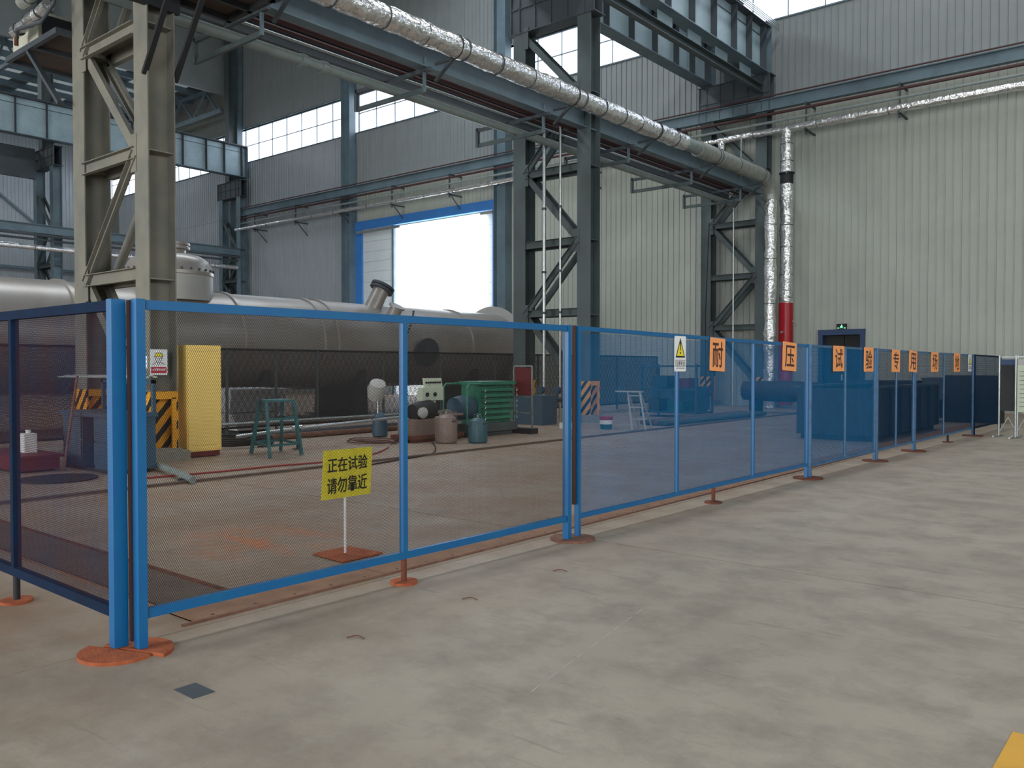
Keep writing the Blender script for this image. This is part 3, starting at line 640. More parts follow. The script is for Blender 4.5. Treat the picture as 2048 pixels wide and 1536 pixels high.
F3 = fence('mesh_fence_section', 'third section, blue mesh behind the first pair of characters past the dark doorway', (fx(11.2), 11.2), (fx(13.85), 13.85), 1.79, 1.78, [.5], .04, .035, 'bluedull', 'meshblue', s=.009, hs=.0165, a=.0033, bd=.0015, discm='rustdark')
F4 = fence('mesh_fence_section', 'fourth and shortest section of the long fence, dark mesh', (fx(13.92), 13.92), (fx(15.9), 15.9), 1.78, 1.765, [.5], .04, .035, 'bluedull', 'meshblue2', s=.009, hs=.0165, a=.003, bd=.0013, discm='rustdark')
F5 = fence('mesh_fence_section', 'fifth section, dark mesh with the last characters and a small card', (fx(15.96), 15.96), (fx(20.2), 20.2), 1.765, 1.75, [.45], .04, .035, 'bluedull', 'meshblue2', s=.012, hs=.022, a=.004, bd=.0014, midfoot=[.53], discm='rustdark')
F6 = fence('mesh_fence_section', 'last fence section at far right behind the display boards', (fx(20.28), 20.28), (fx(22.9), 22.9), 1.75, 1.74, [], .05, .035, 'bluenavy', 'meshblue2', s=.012, hs=.022, a=.004, bd=.0015, discm='rustdark')
# half discs at the joints
disc(F0, (-4.385, 2.06), .2, 'rustbrown' if 0 else 'rust', 1, ang=PI+.35); disc(F1, (-4.33, 2.10), .2, 'rust', 1, ang=.35)
for (Fa, Fb, y_, r_) in ((F1, F2, 5.93, .19), (F2, F3, 11.16, .19), (F3, F4, 13.88, .19), (F4, F5, 15.93, .2), (F5, F6, 20.24, .2)):
    disc(Fa, (fx(y_), y_), r_, 'rustbrown' if y_ < 6 else 'rustdark', 1, ang=PI-.1); disc(Fb, (fx(y_), y_), r_, 'rustbrown' if y_ < 6 else 'rustdark', 1, ang=-.1)
disc(F0, (-7.4, 2.1), .19, 'rust')
MB().box((-4.385, 2.11, .05), (-4.36, 2.14, 1.845)).build('rear_angle', 'darkbrown', F1)
MB().box((fx(5.95)-.02, 5.945, .3), (fx(5.95)+.012, 5.965, 1.85)).build('clamp_strip', 'darkbrown', F1)
# rear fence of the test area: dark mesh, pale posts
bf = E_('rear_mesh_fence', (-15.8, 14, 0), 'dark low mesh fence along the far side of the test area before the vessel', 'fence')
MB().bar((-15.8, 0, 1.86), (-15.8, 27.3, 1.83), .04, .045).build('top_rail', 'black', bf)
MB().bar((-15.8, 0, .2), (-15.8, 27.3, .2), .04, .04).build('bottom_rail', 'black', bf)
for Y in (4.2, 6.9, 8.3, 9.7, 10.9, 12.0, 14.0, 16.0, 18.2, 20.2, 22.3, 24.6, 27.3): MB().bar((-15.8, Y, .02), (-15.8, Y, 1.85), .05, .04).build('post', 'steel' if Y > 9 else 'black', bf)
zig('wire_mesh', 'black', bf, (-15.8, 0), (-15.8, 27.3), .22, 1.83, .013, .024, .0082, .003)

# ================================================================== SIGNS
def card(name, label, cy, zc, wd, ht, m, tilt, X, cat='sign', thick=.003):
    """a card on the long fence facing +X"""
    o = (X, cy, zc); ct, st_ = math.cos(tilt), math.sin(tilt); u = (0, ct, st_); v = (0, -st_, ct)
    c = E_(name, o, label, cat)
    hw, hh, r = wd/2, ht/2, .008
    MB().prism([(-hw+r, -hh), (hw-r, -hh), (hw, -hh+r), (hw, hh-r), (hw-r, hh), (-hw+r, hh), (-hw, hh-r), (-hw, -hh+r)], o, u, v, (1, 0, 0), thick).build('card', m, c)
    return c, Vector(o)+Vector((thick+.0006, 0, 0)), Vector(u), Vector(v)
for ch, cy, zc, wd, ht, tl, wh in (('耐', 8.53, 1.625, .36, .36, .035, 'first and largest looking, left of the tall column foot'), ('压', 10.47, 1.62, .45, .36, .04, 'second, below the red riser'),
        ('试', 12.19, 1.605, .46, .36, .0, 'third'), ('验', 13.46, 1.60, .46, .37, .0, 'fourth, under the dark doorway'), ('专', 14.8, 1.585, .46, .37, .02, 'fifth'),
        ('用', 15.76, 1.58, .5, .37, .05, 'sixth'), ('场', 17.13, 1.575, .52, .37, .0, 'seventh'), ('地', 18.75, 1.57, .52, .37, .0, 'eighth and last in the row')):
    c, o, u, v = card('character_card', 'orange card with the dark character %s, %s' % (ch, wh), cy, zc, wd, ht, 'orange', -tl, fx(cy)+.024)
    text('character', ch, 'brownp', c, o, u, v, wd*.68, ht*.78, .011)
def warn(cy, zc, wd, ht, lb):
    c, o, u, v = card('warning_card', lb, cy, zc, wd, ht, 'whitep', 0, fx(cy)+.024)
    def tri(k, m, nm, d, dz=0): 
        w2 = wd*.42*k; h1 = ht*.28*k
        MB().prism([(-w2, -h1), (w2, -h1), (0, h1*1.0)], o+v*(ht*.17+dz)+Vector((d, 0, 0)), u, v, (1, 0, 0), .0003).build(nm, m, c)
    tri(1, 'blackp', 'triangle_border', 0); tri(.76, 'yelp2', 'triangle', .0005, -ht*.018)
    MB().prism([(-.007, -.02), (.007, -.02), (.011, .075), (-.011, .075)], o+v*(ht*.14)+Vector((.001, 0, 0)), u, v, (1, 0, 0), .0003).prism([(-.01, -.01), (.01, -.01), (.01, .01), (-.01, .01)], o+v*(ht*.02)+Vector((.001, 0, 0)), u, v, (1, 0, 0), .0003).build('exclamation_mark', 'blackp', c)
    b = MB(); hw, hh = wd*.42, ht*.095; o2 = o-v*(ht*.27)
    for (x0, y0, x1, y1) in ((-hw, -hh, hw, -hh+.005), (-hw, hh-.005, hw, hh), (-hw, -hh, -hw+.005, hh), (hw-.005, -hh, hw, hh)): b.prism([(x0, y0), (x1, y0), (x1, y1), (x0, y1)], o2, u, v, (1, 0, 0), .0004)
    b.build('text_border', 'blackp', c)
    text('lettering', '注意安全', 'blackp', c, o2, u, v, wd*.76, ht*.13, .012)
    text('small_lettering', 'CAUTION DANGER', 'blackp', c, o-v*(ht*.41), u, v, wd*.74, ht*.035, .01)
warn(7.72, 1.625, .235, .36, 'white warning card with a yellow triangle, before the first orange card')
warn(19.8, 1.565, .3, .35, 'small white warning card at the far end, after the last orange card')
# yellow notice on its own stand inside the fence
ys_ = E_('notice_stand', (-5.28, 4.29, 0), 'yellow notice with two lines of black characters on a stand behind the mesh', 'sign')
MB().prism([(-.2, -.18), (.2, -.2), (.2, .2), (-.2, .18)], (-5.28, 4.29, .006), (1, 0, 0), (0, 1, 0), (0, 0, 1), .01).build('base_plate', 'rust', ys_)
MB().tube([(-5.3, 4.29, .015), (-5.3, 4.29, .84)], .01, 8).build('pole', 'whitep', ys_)
o = Vector((-5.27, 4.29, .655)); u = Vector((0, 1, .015)).normalized(); v = Vector((-.02, .05, 1)).normalized()
MB().prism([(-.25, -.185), (.24, -.195), (.25, .185), (-.24, .195)], o, u, v, (1, 0, 0), .003).build('board', 'yelp', ys_)
text('lettering', '正在试验', 'blackp', ys_, o+v*.075+Vector((.005, 0, 0)), u, v, .40, .115, .014)
text('lettering', '请勿靠近', 'blackp', ys_, o-v*.085+Vector((.005, 0, 0)), u, v, .40, .125, .014)
# notices on the nearest column
ns = E_('helmet_notice', (-12.68, 6.6, 1.36), 'white safety notice showing a helmeted worker above a red band, on the column', 'sign')
X = -12.665
MB().box((X-.004, 6.46, 1.36), (X, 6.74, 1.76)).build('board', 'whitep', ns)
MB().box((X, 6.475, 1.39), (X+.001, 6.725, 1.485)).build('red_band', 'redp', ns)
text('lettering', '必须戴安全帽', 'whitep', ns, (X+.0025, 6.6, 1.445), (0, 1, 0), (0, 0, 1), .21, .04, .01)
fg = MB(); O = Vector((X+.001, 6.6, 1.62))
fg.prism([(.068*math.cos(t), .03+.055*math.sin(t)) for t in [PI*k/10 for k in range(11)]], O, (0, 1, 0), (0, 0, 1), (1, 0, 0), .0006); fg.build('helmet', 'yelp2', ns)
fg = MB()
def ln(p, q, w_=.008): fg.bar((X+.002, 6.6+p[0], 1.62+p[1]), (X+.002, 6.6+q[0], 1.62+q[1]), w_, .001, (1, 0, 0))
for p, q in (((-.08, .03), (.075, .022)), ((-.068, .03), (-.05, .075)), ((-.05, .075), (0, .088)), ((0, .088), (.05, .075)), ((.05, .075), (.066, .03)), ((-.05, .02), (-.052, -.03)), ((-.052, -.03), (-.02, -.065)),
             ((-.02, -.065), (.015, -.065)), ((.015, -.065), (.045, -.03)), ((.045, -.03), (.05, .02)), ((-.03, .0), (-.012, .002)), ((.01, .002), (.03, 0)), ((0, 0), (.006, -.024)), ((-.012, -.042), (.014, -.042)),
             ((-.04, -.06), (-.1, -.1)), ((-.03, -.07), (-.01, -.1)), ((.03, -.06), (.1, -.1)), ((.02, -.07), (.0, -.1))): ln(p, q)
fg.build('worker_outline', 'blackp', ns)
MB().box((-12.95, 6.455, 1.46), (-12.75, 6.462, 1.66)).build('paper_note', 'whitep', None, 'small blank white note on the front face of the nearest column', 'sign')

# ================================================================== VESSEL
VA, VB = Vector((-20.1, -3, 2.15)), Vector((-20.95, 24.6, 2.15)); vd = (VB-VA).normalized(); VR = 1.3
def vp(y): t = (y-VA.y)/(VB.y-VA.y); return VA.lerp(VB, t)
ve = E_('pressure_vessel', (-20.5, 11, 0), 'huge horizontal grey-brown steel cylinder lying behind the test area', 'vessel')
prof = [(.02, -.62), (.5, -.55), (.9, -.38), (1.18, -.16), (VR, 0)]
LL = (VB-VA).length
MB().lathe(prof+[(VR, LL*k/12) for k in range(1, 13)]+[(1.18, LL+.16), (.9, LL+.38), (.5, LL+.55), (.02, LL+.62)], VA, vd, 64).build('shell', 'vessel', ve)
for Y in (8.2, 12.4, 15.0, 15.5, 21.4): MB().lathe([(VR, -.06), (VR+.045, -.05), (VR+.045, .05), (VR, .06)], vp(Y), vd, 64).build('stiffening_ring', 'vessel', ve)
MB().lathe([(VR, -.03), (VR+.28, -.03), (VR+.28, .05), (VR, .05)], vp(23.9), vd, 64).build('end_flange', 'vesselend', ve)
for Y in (2.5, 9.4, 13.2, 16.6, 21.8):
    c = vp(Y); s_ = MB(); s_.prism([(-1.15, 0), (1.15, 0), (1.05, 1.55), (.6, 1.1), (0, .88), (-.6, 1.1), (-1.05, 1.55)], (c.x, c.y-.12, .02), (1, 0, 0), (0, 0, 1), (0, 1, 0), .24)
    s_.prism([(-1.35, -.2), (1.35, -.2), (1.35, .45), (-1.35, .45)], (c.x, c.y-.12, .0), (1, 0, 0), (0, 1, 0), (0, 0, 1), .04); s_.build('saddle', 'dark', ve)
c = vp(11.0)
MB().lathe([(1.05, 1.0), (1.05, 1.62)], c, (0, 0, 1), 40).build('dome_base', 'vesselend', ve)
dm = MB().lathe([(1.05, 1.62), (1.07, 1.64), (1.07, 1.72), (1.05, 1.74), (1.03, 1.86), (.94, 2.02), (.76, 2.14), (.5, 2.2)], c, (0, 0, 1), 40).build('dome_cover', 'vessel', ve)
MB().lathe([(.4, 2.1), (.4, 2.3), (.5, 2.32), (.5, 2.38), (.46, 2.38), (.46, 2.42), (.5, 2.42), (.5, 2.48)], c, (0, 0, 1), 36).build('dome_neck', 'vessel', dm)
bo = MB()
for k in range(28): t = 2*PI*k/28; bo.lathe([(.025, 0), (.025, .05)], (c.x+1.06*math.cos(t), c.y+1.06*math.sin(t), c.z+1.74), (0, 0, 1), 6)
bo.build('dome_bolts', 'dark', dm, kind='stuff')
c = vp(17.0)+Vector((.2, 0, 0)); ax = Vector((.15, .5, 1)).normalized()
nz = MB().lathe([(.26, 1.0), (.26, 1.95)], c, ax, 24).build('slanting_nozzle', 'vessel', ve)
MB().lathe([(.38, 1.95), (.38, 2.02), (.3, 2.02), (.3, 2.05), (.38, 2.05), (.38, 2.13), (.1, 2.15)], c, ax, 24).build('nozzle_flange', 'dark', nz)
c = vp(17.9)+Vector((.45, 0, 0)); ax = Vector((.5, .1, 1)).normalized()
MB().lathe([(.2, .9), (.2, 1.32), (.26, 1.32), (.26, 1.38)], c, ax, 20).build('stub_nozzle', 'vessel', ve)
c = vp(19.2); ax = Vector((1, -.15, -.15)).normalized()
MB().lathe([(.36, 1.1), (.36, 1.42), (.46, 1.42), (.46, 1.5)], c, ax, 24).build('side_manhole', 'dark', ve)
c = vp(18.3); sb = MB()
for k in range(9): t = math.radians(18+k*5); p = c+vd*(.1*k)+Vector((math.cos(t)*(VR), 0, math.sin(t)*VR)); sb.lathe([(.03, -.02), (.03, .05)], p, (math.cos(t), 0, math.sin(t)), 6)
sb.build('stud_row', 'dark', ve, kind='stuff')

# ================================================================== THINGS IN THE TEST AREA
# yellow electrical cabinet
cb = E_('electrical_cabinet', (-12.93, 7.45, 0), 'tall cream-yellow cabinet with dark red base beside the striped column foot', 'cabinet')
MB().box((-13.2, 7.12, .1), (-12.78, 7.74, 1.84)).build('body', 'yellow', cb)
MB().box((-13.18, 7.14, .015), (-12.8, 7.72, .1)).build('plinth', 'darkred', cb)
MB().box((-12.78, 7.14, .13), (-12.765, 7.72, 1.81)).build('door', 'yellow', cb)
MB().box((-12.7655, 7.18, .2), (-12.764, 7.68, .203)).box((-12.7655, 7.18, 1.74), (-12.764, 7.68, 1.743)).build('door_seam', 'black', cb)
# teal stool
st = E_('work_stool', (-12.2, 8.35, 0), 'teal angle-iron stand with four splayed legs behind the mesh', 'stand')
T = [(-12.5, 8.3), (-12.05, 8.12), (-11.92, 8.56), (-12.45, 8.72)]; Bt = [(-12.62, 8.2), (-11.78, 8.0), (-11.78, 8.62), (-12.66, 8.82)]
for (a, b_), (c_, d) in zip(T, Bt): MB().bar((c_, d, .01), (a, b_, .9), .05, .05).build('leg', 'teal', st)
MB().prism([(x+12.2, y-8.4) for x, y in T], (-12.2, 8.4, .9), (1.05, 0, 0), (0, 1.05, 0), (0, 0, 1), .035).build('seat', 'teal', st)
for z, k in ((.2, .8), (.62, .35)):
    P_ = [(T[i][0]+(Bt[i][0]-T[i][0])*k*1.0, T[i][1]+(Bt[i][1]-T[i][1])*k) for i in range(4)]; q = MB()
    for i in range(4):
        if z > .5 and i in (0, 3): continue
        q.bar((*P_[i], z), (*P_[(i+1) % 4], z), .035, .035)
    q.build('stretcher', 'teal', st)
# white covered tub behind the rear fence
wt = E_('white_tub', (-16.8, 10.8, 0), 'bulky white covered tub behind the rear mesh fence near the yellow cabinet', 'tub')
for (z0, z1, y0, y1, y0b, y1b, nm) in ((.5, .93, 10.0, 11.3, 10.0, 11.4, 'upper_body'), (.1, .48, 10.2, 11.0, 10.0, 11.2, 'lower_hull')):
    MB().add([(-17.5, y0, z0), (-16.2, y0, z0), (-16.2, y1, z0), (-17.5, y1, z0), (-17.6, y0b, z1), (-16.1, y0b, z1), (-16.1, y1b, z1), (-17.6, y1b, z1)], [(0,3,2,1),(4,5,6,7),(0,1,5,4),(1,2,6,5),(2,3,7,6),(3,0,4,7)]).build(nm, 'white', wt)
MB().box((-17.5, 10.05, .47), (-16.2, 11.2, .51)).build('seam', 'dark', wt)
MB().box((-17.65, 9.95, .93), (-16.05, 11.5, 1.0)).build('lid', 'white', wt)
MB().box((-17.4, 10.3, .0), (-16.3, 11.0, .1)).build('skid', 'black', wt)
# worklight
wl = E_('worklight', (-13.6, 11.9, 0), 'floodlight lamp head on a thin pole with dark weighted base', 'lamp')
MB().tube([(-13.6, 11.9, .05), (-13.6, 11.9, .85)], .018, 8).build('pole', 'galv', wl)
MB().lathe([(.16, 0), (.17, .2), (.14, .42), (.04, .5)], (-13.6, 11.95, .02), n=20).build('weight', 'bench', wl)
MB().lathe([(.17, -.16), (.2, .05), (.16, .2), (.06, .24)], (-13.55, 11.82, .98), (.5, -.25, .75), 20).build('lamp_head', 'vesselend', wl)
# pump unit
pu = E_('test_pump', (-12.2, 11.9, 0), 'hydraulic test pump unit with dark domed motor and cream control box', 'pump')
MB().box((-12.55, 11.3, .06), (-11.9, 12.75, .14)).box((-12.5, 11.35, 0), (-12.4, 12.7, .06)).box((-12.05, 11.35, 0), (-11.95, 12.7, .06)).build('skid', 'rustdark', pu)
MB().box((-12.45, 11.4, .14), (-12.0, 12.1, .45)).build('tank', 'greycyl', pu)
MB().lathe([(.0, -.3), (.17, -.28), (.2, -.1), (.2, .2), (.14, .3), (.02, .33)], (-12.2, 11.85, .6), (0, 1, .1), 24).build('motor', 'black', pu)
MB().lathe([(.1, 0), (.11, .06), (.05, .1)], (-12.02, 11.65, .58), (1, -.2, 0), 18).build('motor_fan', 'vesselend', pu)
MB().box((-12.32, 12.15, .14), (-12.08, 12.7, .42)).build('pump_head', 'rustdark', pu)
pv = MB()
for k in range(5): pv.tube([(-12.05, 12.2+.11*k, .42), (-12.05, 12.2+.11*k, .56)], .03, 8)
pv.tube([(-12.0, 12.2, .5), (-12.0, 12.8, .5)], .025, 8).tube([(-12.05, 12.1, .3), (-11.9, 12.4, .4), (-12.05, 12.7, .3)], .02, 8); pv.build('valve_block', 'greycyl', pu)
cbx = MB().box((-12.42, 11.92, .8), (-12.28, 12.52, 1.06)).box((-12.38, 12.1, .45), (-12.34, 12.16, .8)).box((-12.38, 12.3, .45), (-12.34, 12.36, .8)).build('control_box', 'cream', pu)
MB().prism([(0, 0), (.5, 0), (.5, .19), (0, .19)], (-12.3, 12.02, 1.06), (0, 1, 0), (-.2, 0, 1), (-1, 0, 0), .05).build('sloping_panel', 'cream', cbx)
kn = MB()
for k in range(7): kn.lathe([(.02, 0), (.02, .03)], (-12.318, 12.06+.065*k, 1.16), (1, 0, .2), 8)
for k in range(2): kn.lathe([(.045, 0), (.045, .02)], (-12.28, 12.05+.22*k, .92), (1, 0, 0), 14)
kn.build('gauge', 'black', cbx)
# stubby cylinders
def stubby(x, y, r, h, m, lb):
    c = E_('gas_cylinder', (x, y, 0), lb, 'cylinder')
    MB().lathe([(r*.85, 0), (r, .03), (r, h*.62), (r*.86, h*.78), (r*.5, h*.86), (r*.2, h*.88)], (x, y, 0), n=28).build('body', m, c)
    MB().tube([(x, y, h*.86), (x, y, h*.97)], .02, 8).build('valve', 'galv', c)
    for s_ in (-1, 1): MB().tube([(x+s_*r*.5, y, h*.84), (x+s_*r*.5, y, h*.98), (x, y, h)], .012, 6).build('handle', m, c)
    MB().box((x+r*.93, y-.05, h*.66), (x+r*.96, y+.05, h*.69)).build('slot_mark', 'black', c)
stubby(-11.05, 12.22, .19, .56, 'tealcyl', 'stubby teal gas cylinder in front of the green compressor')
stubby(-11.5, 11.8, .22, .64, 'greycyl', 'stubby brownish cylinder in front of the test pump')
# green compressor
gc = E_('green_compressor', (-12.2, 13.9, 0), 'green machine with horizontal ribs and tubular frame on a grey skid', 'compressor')
MB().box((-12.7, 12.9, .1), (-11.9, 14.48, .28)).box((-12.6, 13.0, 0), (-12.5, 14.4, .1)).box((-12.1, 13.0, 0), (-12.0, 14.4, .1)).build('skid', 'steel', gc)
MB().box((-12.55, 13.35, .28), (-12.05, 14.4, 1.12)).build('cooler_body', 'green', gc)
MB().box((-12.6, 13.3, 1.1), (-11.92, 14.45, 1.17)).build('top_cover', 'green', gc)
for k in range(6): MB().box((-12.05, 13.42, .36+.12*k), (-11.93, 14.38, .42+.12*k)).build('louvre', 'green', gc)
fr = MB(); fr.tube([(-11.92, 12.85, .28), (-11.92, 12.85, 1.05), (-11.92, 12.92, 1.12), (-11.92, 13.3, 1.12)], .022, 8).tube([(-12.6, 12.85, .28), (-12.6, 12.85, 1.05), (-12.6, 12.92, 1.12), (-12.6, 13.3, 1.12)], .022, 8); fr.build('tube_frame', 'green', gc)
MB().lathe([(.22, -.25), (.26, 0), (.22, .25)], (-12.25, 13.05, .62), (0, 1, 0), 20).build('compressor_head', 'bench', gc)
uc = MB()
for k in range(6):
    for yy in (13.38, 14.42): uc.tube([(-11.9, yy+.04*math.cos(t), .39+.12*k+.04*math.sin(t)) for t in [-PI/2+PI*i/5 for i in range(6)]], .008, 5)
uc.build('coil_bends', 'galv', gc, kind='stuff')
# framed notice rack
nb = E_('tool_board', (-11.86, 14.6, .1), 'upright rectangular frame with dark red board beside the green machine', 'board')
f = MB(); A0, A1 = -12.12, -11.6
f.bar((A0, 14.62, .12), (A0, 14.62, 1.5), .03, .03).bar((A1, 14.62, .12), (A1, 14.62, 1.5), .03, .03).bar((A0, 14.62, 1.5), (A1, 14.62, 1.5), .03, .03).bar((A0, 14.62, .45), (A1, 14.62, .45), .03, .03).bar((A0, 14.62, .82), (A1, 14.62, .82), .02, .02); f.build('frame', 'galv', nb)
MB().box((A0+.02, 14.63, .84), (A1-.02, 14.645, 1.47)).build('board', 'darkred', nb)
MB().box((A0-.05, 14.52, 0), (A1+.05, 14.77, .12)).build('foot', 'black', nb)
# small white box, valve clutter near the middle column
MB().box((-12.1, 16.3, 0), (-11.85, 16.5, .14)).build('white_carton', 'whitep', None, 'small white carton on the floor near the middle column', 'box')
MB().tube([(-12.9, 17.6, 1.0), (-12.7, 17.5, .9), (-12.65, 17.4, .5), (-12.7, 17.4, .06)], .06, 8).build('flexible_duct', 'vesselend', None, 'short pale hose hanging near the middle column', 'hose')
MB().box((-13.9, 16.8, 0), (-13.0, 17.4, .75)).build('tool_chest', 'bench', None, 'dark blue chest at the foot of the middle column', 'chest')
# bucket
bu = E_('paint_bucket', (-11.14, 16.87, 0), 'small bucket with red rim and white label seen through the blue mesh', 'bucket')
MB().lathe([(.13, 0), (.15, .12)], (-11.14, 16.87, 0), n=20).build('bucket_bottom', 'teal', bu); MB().lathe([(.15, .12), (.155, .22)], (-11.14, 16.87, 0), n=20).build('bucket_label', 'whitep', bu); MB().lathe([(.157, .22), (.165, .3)], (-11.14, 16.87, 0), n=20).build('bucket_rim', 'red', bu)
# step ladder
sl = E_('step_ladder', (-10.4, 17.2, 0), 'pale metal step ladder seen through the blue mesh', 'ladder')
for X0, X1 in ((-10.69, -10.44), (-10.36, -10.08)): MB().bar((X1, 16.9, .01), (X0, 17.1, .9), .035, .03).build('rail', 'vesselend', sl); MB().bar((X1-.35, 17.8, .01), (X0-.02, 17.15, .9), .03, .03).build('rear_leg', 'vesselend', sl)
for k in range(3): z = .25+.27*k; t = 1-z/.9; MB().box((-10.67+.25*t, 16.9+.2*(1-t), z), (-10.36+.28*t, 17.0+.2*(1-t), z+.025)).build('step', 'vesselend', sl)
MB().box((-11.0, 17.05, .88), (-10.34, 17.25, .91)).build('top_step', 'vesselend', sl)
# hoses and cables
def hose(name, pts, r, m, lb, cat='hose'):
    P_ = [Vector(p) for p in pts]; out = []
    for i in range(len(P_)-1):
        p0, p1, p2, p3 = P_[max(i-1, 0)], P_[i], P_[i+1], P_[min(i+2, len(P_)-1)]
        for k in range(6):
            t = k/6; out.append(.5*((2*p1)+(p2-p0)*t+(2*p0-5*p1+4*p2-p3)*t*t+(3*p1-p0-3*p2+p3)*t**3))
    out.append(P_[-1]); MB().tube(out, r, 6).build(name, m, None, lb, cat)
hose('air_hose', [(-10.9, 5.4, .015), (-10.75, 6.5, .015), (-10.72, 7.4, .015), (-10.6, 8.2, .015), (-10.9, 9.4, .015), (-11.6, 10.4, .015)], .013, 'hosered', 'thin red hose along the floor behind the notice stand')
hose('air_hose', [(-9.6, 7.6, .015), (-9.9, 9.0, .015), (-10.2, 10.1, .015), (-11.0, 11.0, .015), (-11.7, 11.6, .03)], .012, 'rubber', 'thin black hose leading from the pump towards the notice')
pts = []
for k in range(46): t = 2*PI*k/15; r = .5+.14*math.sin(k*.23); pts.append((-12.55+r*math.cos(t), 10.85+r*.62*math.sin(t), .02+.0012*k))
hose('hose_coil', pts, .011, 'hosebrown', 'loose coil of brown hose on the floor before the pump')
for q, (cx, cy, lb) in enumerate(((-14.0, 8.9, 'tangle of black hoses on the floor right of the yellow cabinet'), (-14.3, 7.75, 'small coil of black cable behind the concrete plinth'))):
    pts = [(cx+(.5-.15*q+.1*math.sin(k*1.3))*math.cos(2*PI*k/14), cy+(.55-.15*q)*math.sin(2*PI*k/14), .02+.0025*k) for k in range(70)]
    hose('cable_coil', pts, .018, 'rubber', lb, 'cable')
# long pipe on a small stand
lp = E_('long_test_pipe', (-12.6, 9.5, .3), 'long thin bare pipe resting on a small stand behind the teal stand', 'pipe')
MB().tube([(-12.75, 8.0, .3), (-12.7, 9.25, .38), (-13.2, 12.2, .42)], .03, 8).build('pipe_body', 'galv', lp)
MB().tube([(-12.72, 9.1, .375), (-12.7, 9.3, .385)], .05, 8).build('coupling', 'galv', lp)
ps = E_('pipe_stand', (-12.7, 9.2, 0), 'small black stand with round foot under the long thin pipe', 'stand')
MB().tube([(-12.7, 9.2, .01), (-12.7, 9.2, .34)], .02, 8).build('pole', 'black', ps); MB().lathe([(.09, 0), (.09, .015)], (-12.7, 9.2, 0), n=16).build('foot', 'black', ps)
MB().tube([(-12.8, 9.15, .36), (-12.7, 9.2, .32), (-12.6, 9.2, .36)], .015, 6).build('cradle', 'black', ps)
# long low pipes on the floor in front of the vessel
for k, (X, z, r, m, lb) in enumerate(((-14.6, .06, .06, 'rustbrown', 'bare steel pipe lying on the floor before the rear fence'), (-14.9, .08, .08, 'dark', 'thick dark pipe lying beside the bare one'), (-15.3, .32, .035, 'galv', 'slim pipe held low along the rear mesh fence'))):
    o = MB().tube([(X, 9.2, z), (X-.1, 16.8, z)], r, 10).build('floor_pipe', m, None, lb, 'pipe')
for Y in (10.0, 16.2): MB().bar((-15.3, Y, 0), (-15.3, Y, .29), .05, .05).build('pipe_prop', 'dark', None, ('near', 'far')[int(Y > 12)]+' short steel prop under the slim low pipe', 'stand', 'props of the slim low pipe')
# grey bent tube frame on the ground at left
gt = E_('bent_tube', (-11.2, 6.0, 0), 'thick grey bent tube lying on the floor beside the striped column foot', 'pipe')
MB().tube([(-12.7, 6.3, .07), (-12.3, 6.22, .075), (-10.3, 5.7, .075), (-9.95, 5.62, .05)], .045, 10).build('tube_body', 'pipegrey', gt)
MB().bar((-10.4, 5.66, .015), (-10.35, 5.8, .015), .05, .03).build('end_block', 'dark', gt)
# workbench at left with pipes on top
wbn = E_('workbench', (-13.0, 5.7, 0), 'blue-grey steel workbench behind the short fence at left', 'workbench')
MB().box((-13.25, 5.35, .78), (-11.55, 6.0, .84)).build('bench_top', 'bench', wbn)
for x0 in (-13.2, -12.2): 
    cbt = MB().box((x0, 5.4, .05), (x0+.62, 5.98, .78)).build('bench_cabinet', 'bench', wbn)
    for k in range(2): MB().box((x0+.02, 5.38, .1+.35*k), (x0+.6, 5.4, .42+.35*k)).build('drawer', 'bench', cbt)
MB().box((-13.2, 5.4, 0), (-11.6, 5.9, .05)).build('bench_base', 'black', wbn)
MB().box((-13.2, 5.95, .84), (-13.15, 6.0, 1.3)).box((-11.65, 5.95, .84), (-11.6, 6.0, 1.3)).box((-13.2, 5.95, 1.25), (-11.6, 6.0, 1.3)).build('back_frame', 'bench', wbn)
for k in range(5): MB().tube([(-13.9+.12*k, 5.6+.05*k, 1.33+.02*(k % 2)), (-11.9+.05*k, 5.95+.03*k, 1.34+.02*(k % 2))], .014, 6).build('bare_rod', 'galv', None, ORD[k]+' bare metal rod from the left lying across the workbench frame', 'rod', 'rods across the workbench')
MB().bar((-12.62, 5.15, .01), (-12.5, 5.3, 1.36), .05, .02).build('wood_lath', 'rustbrown', None, 'slanting wooden lath leaning on the workbench frame', 'lath')
MB().box((-13.42, 4.85, .241), (-13.2, 5.02, .52)).lathe([(.035, 0), (.035, .05)], (-13.3, 4.94, .52), n=10).build('white_canister', 'whitep', None, 'white plastic canister standing on the low dull red box', 'canister')
rc = E_('red_box', (-13.5, 4.9, 0), 'low dull red steel box on the floor under the white canister', 'box')
MB().box((-14.3, 4.6, .03), (-12.75, 5.15, .2)).build('box_body', 'darkred', rc); MB().box((-14.34, 4.56, .2), (-12.71, 5.19, .24)).build('box_lid', 'darkred', rc)
MB().box((-14.2, 4.65, 0), (-14.1, 5.1, .03)).box((-12.95, 4.65, 0), (-12.85, 5.1, .03)).build('skid', 'black', rc)
MB().lathe([(.48, 0), (.48, .02)], (-11.75, 4.72, 0), n=32).build('steel_disc', 'black', None, 'flat round dark steel disc on the floor in front of the workbench', 'disc')
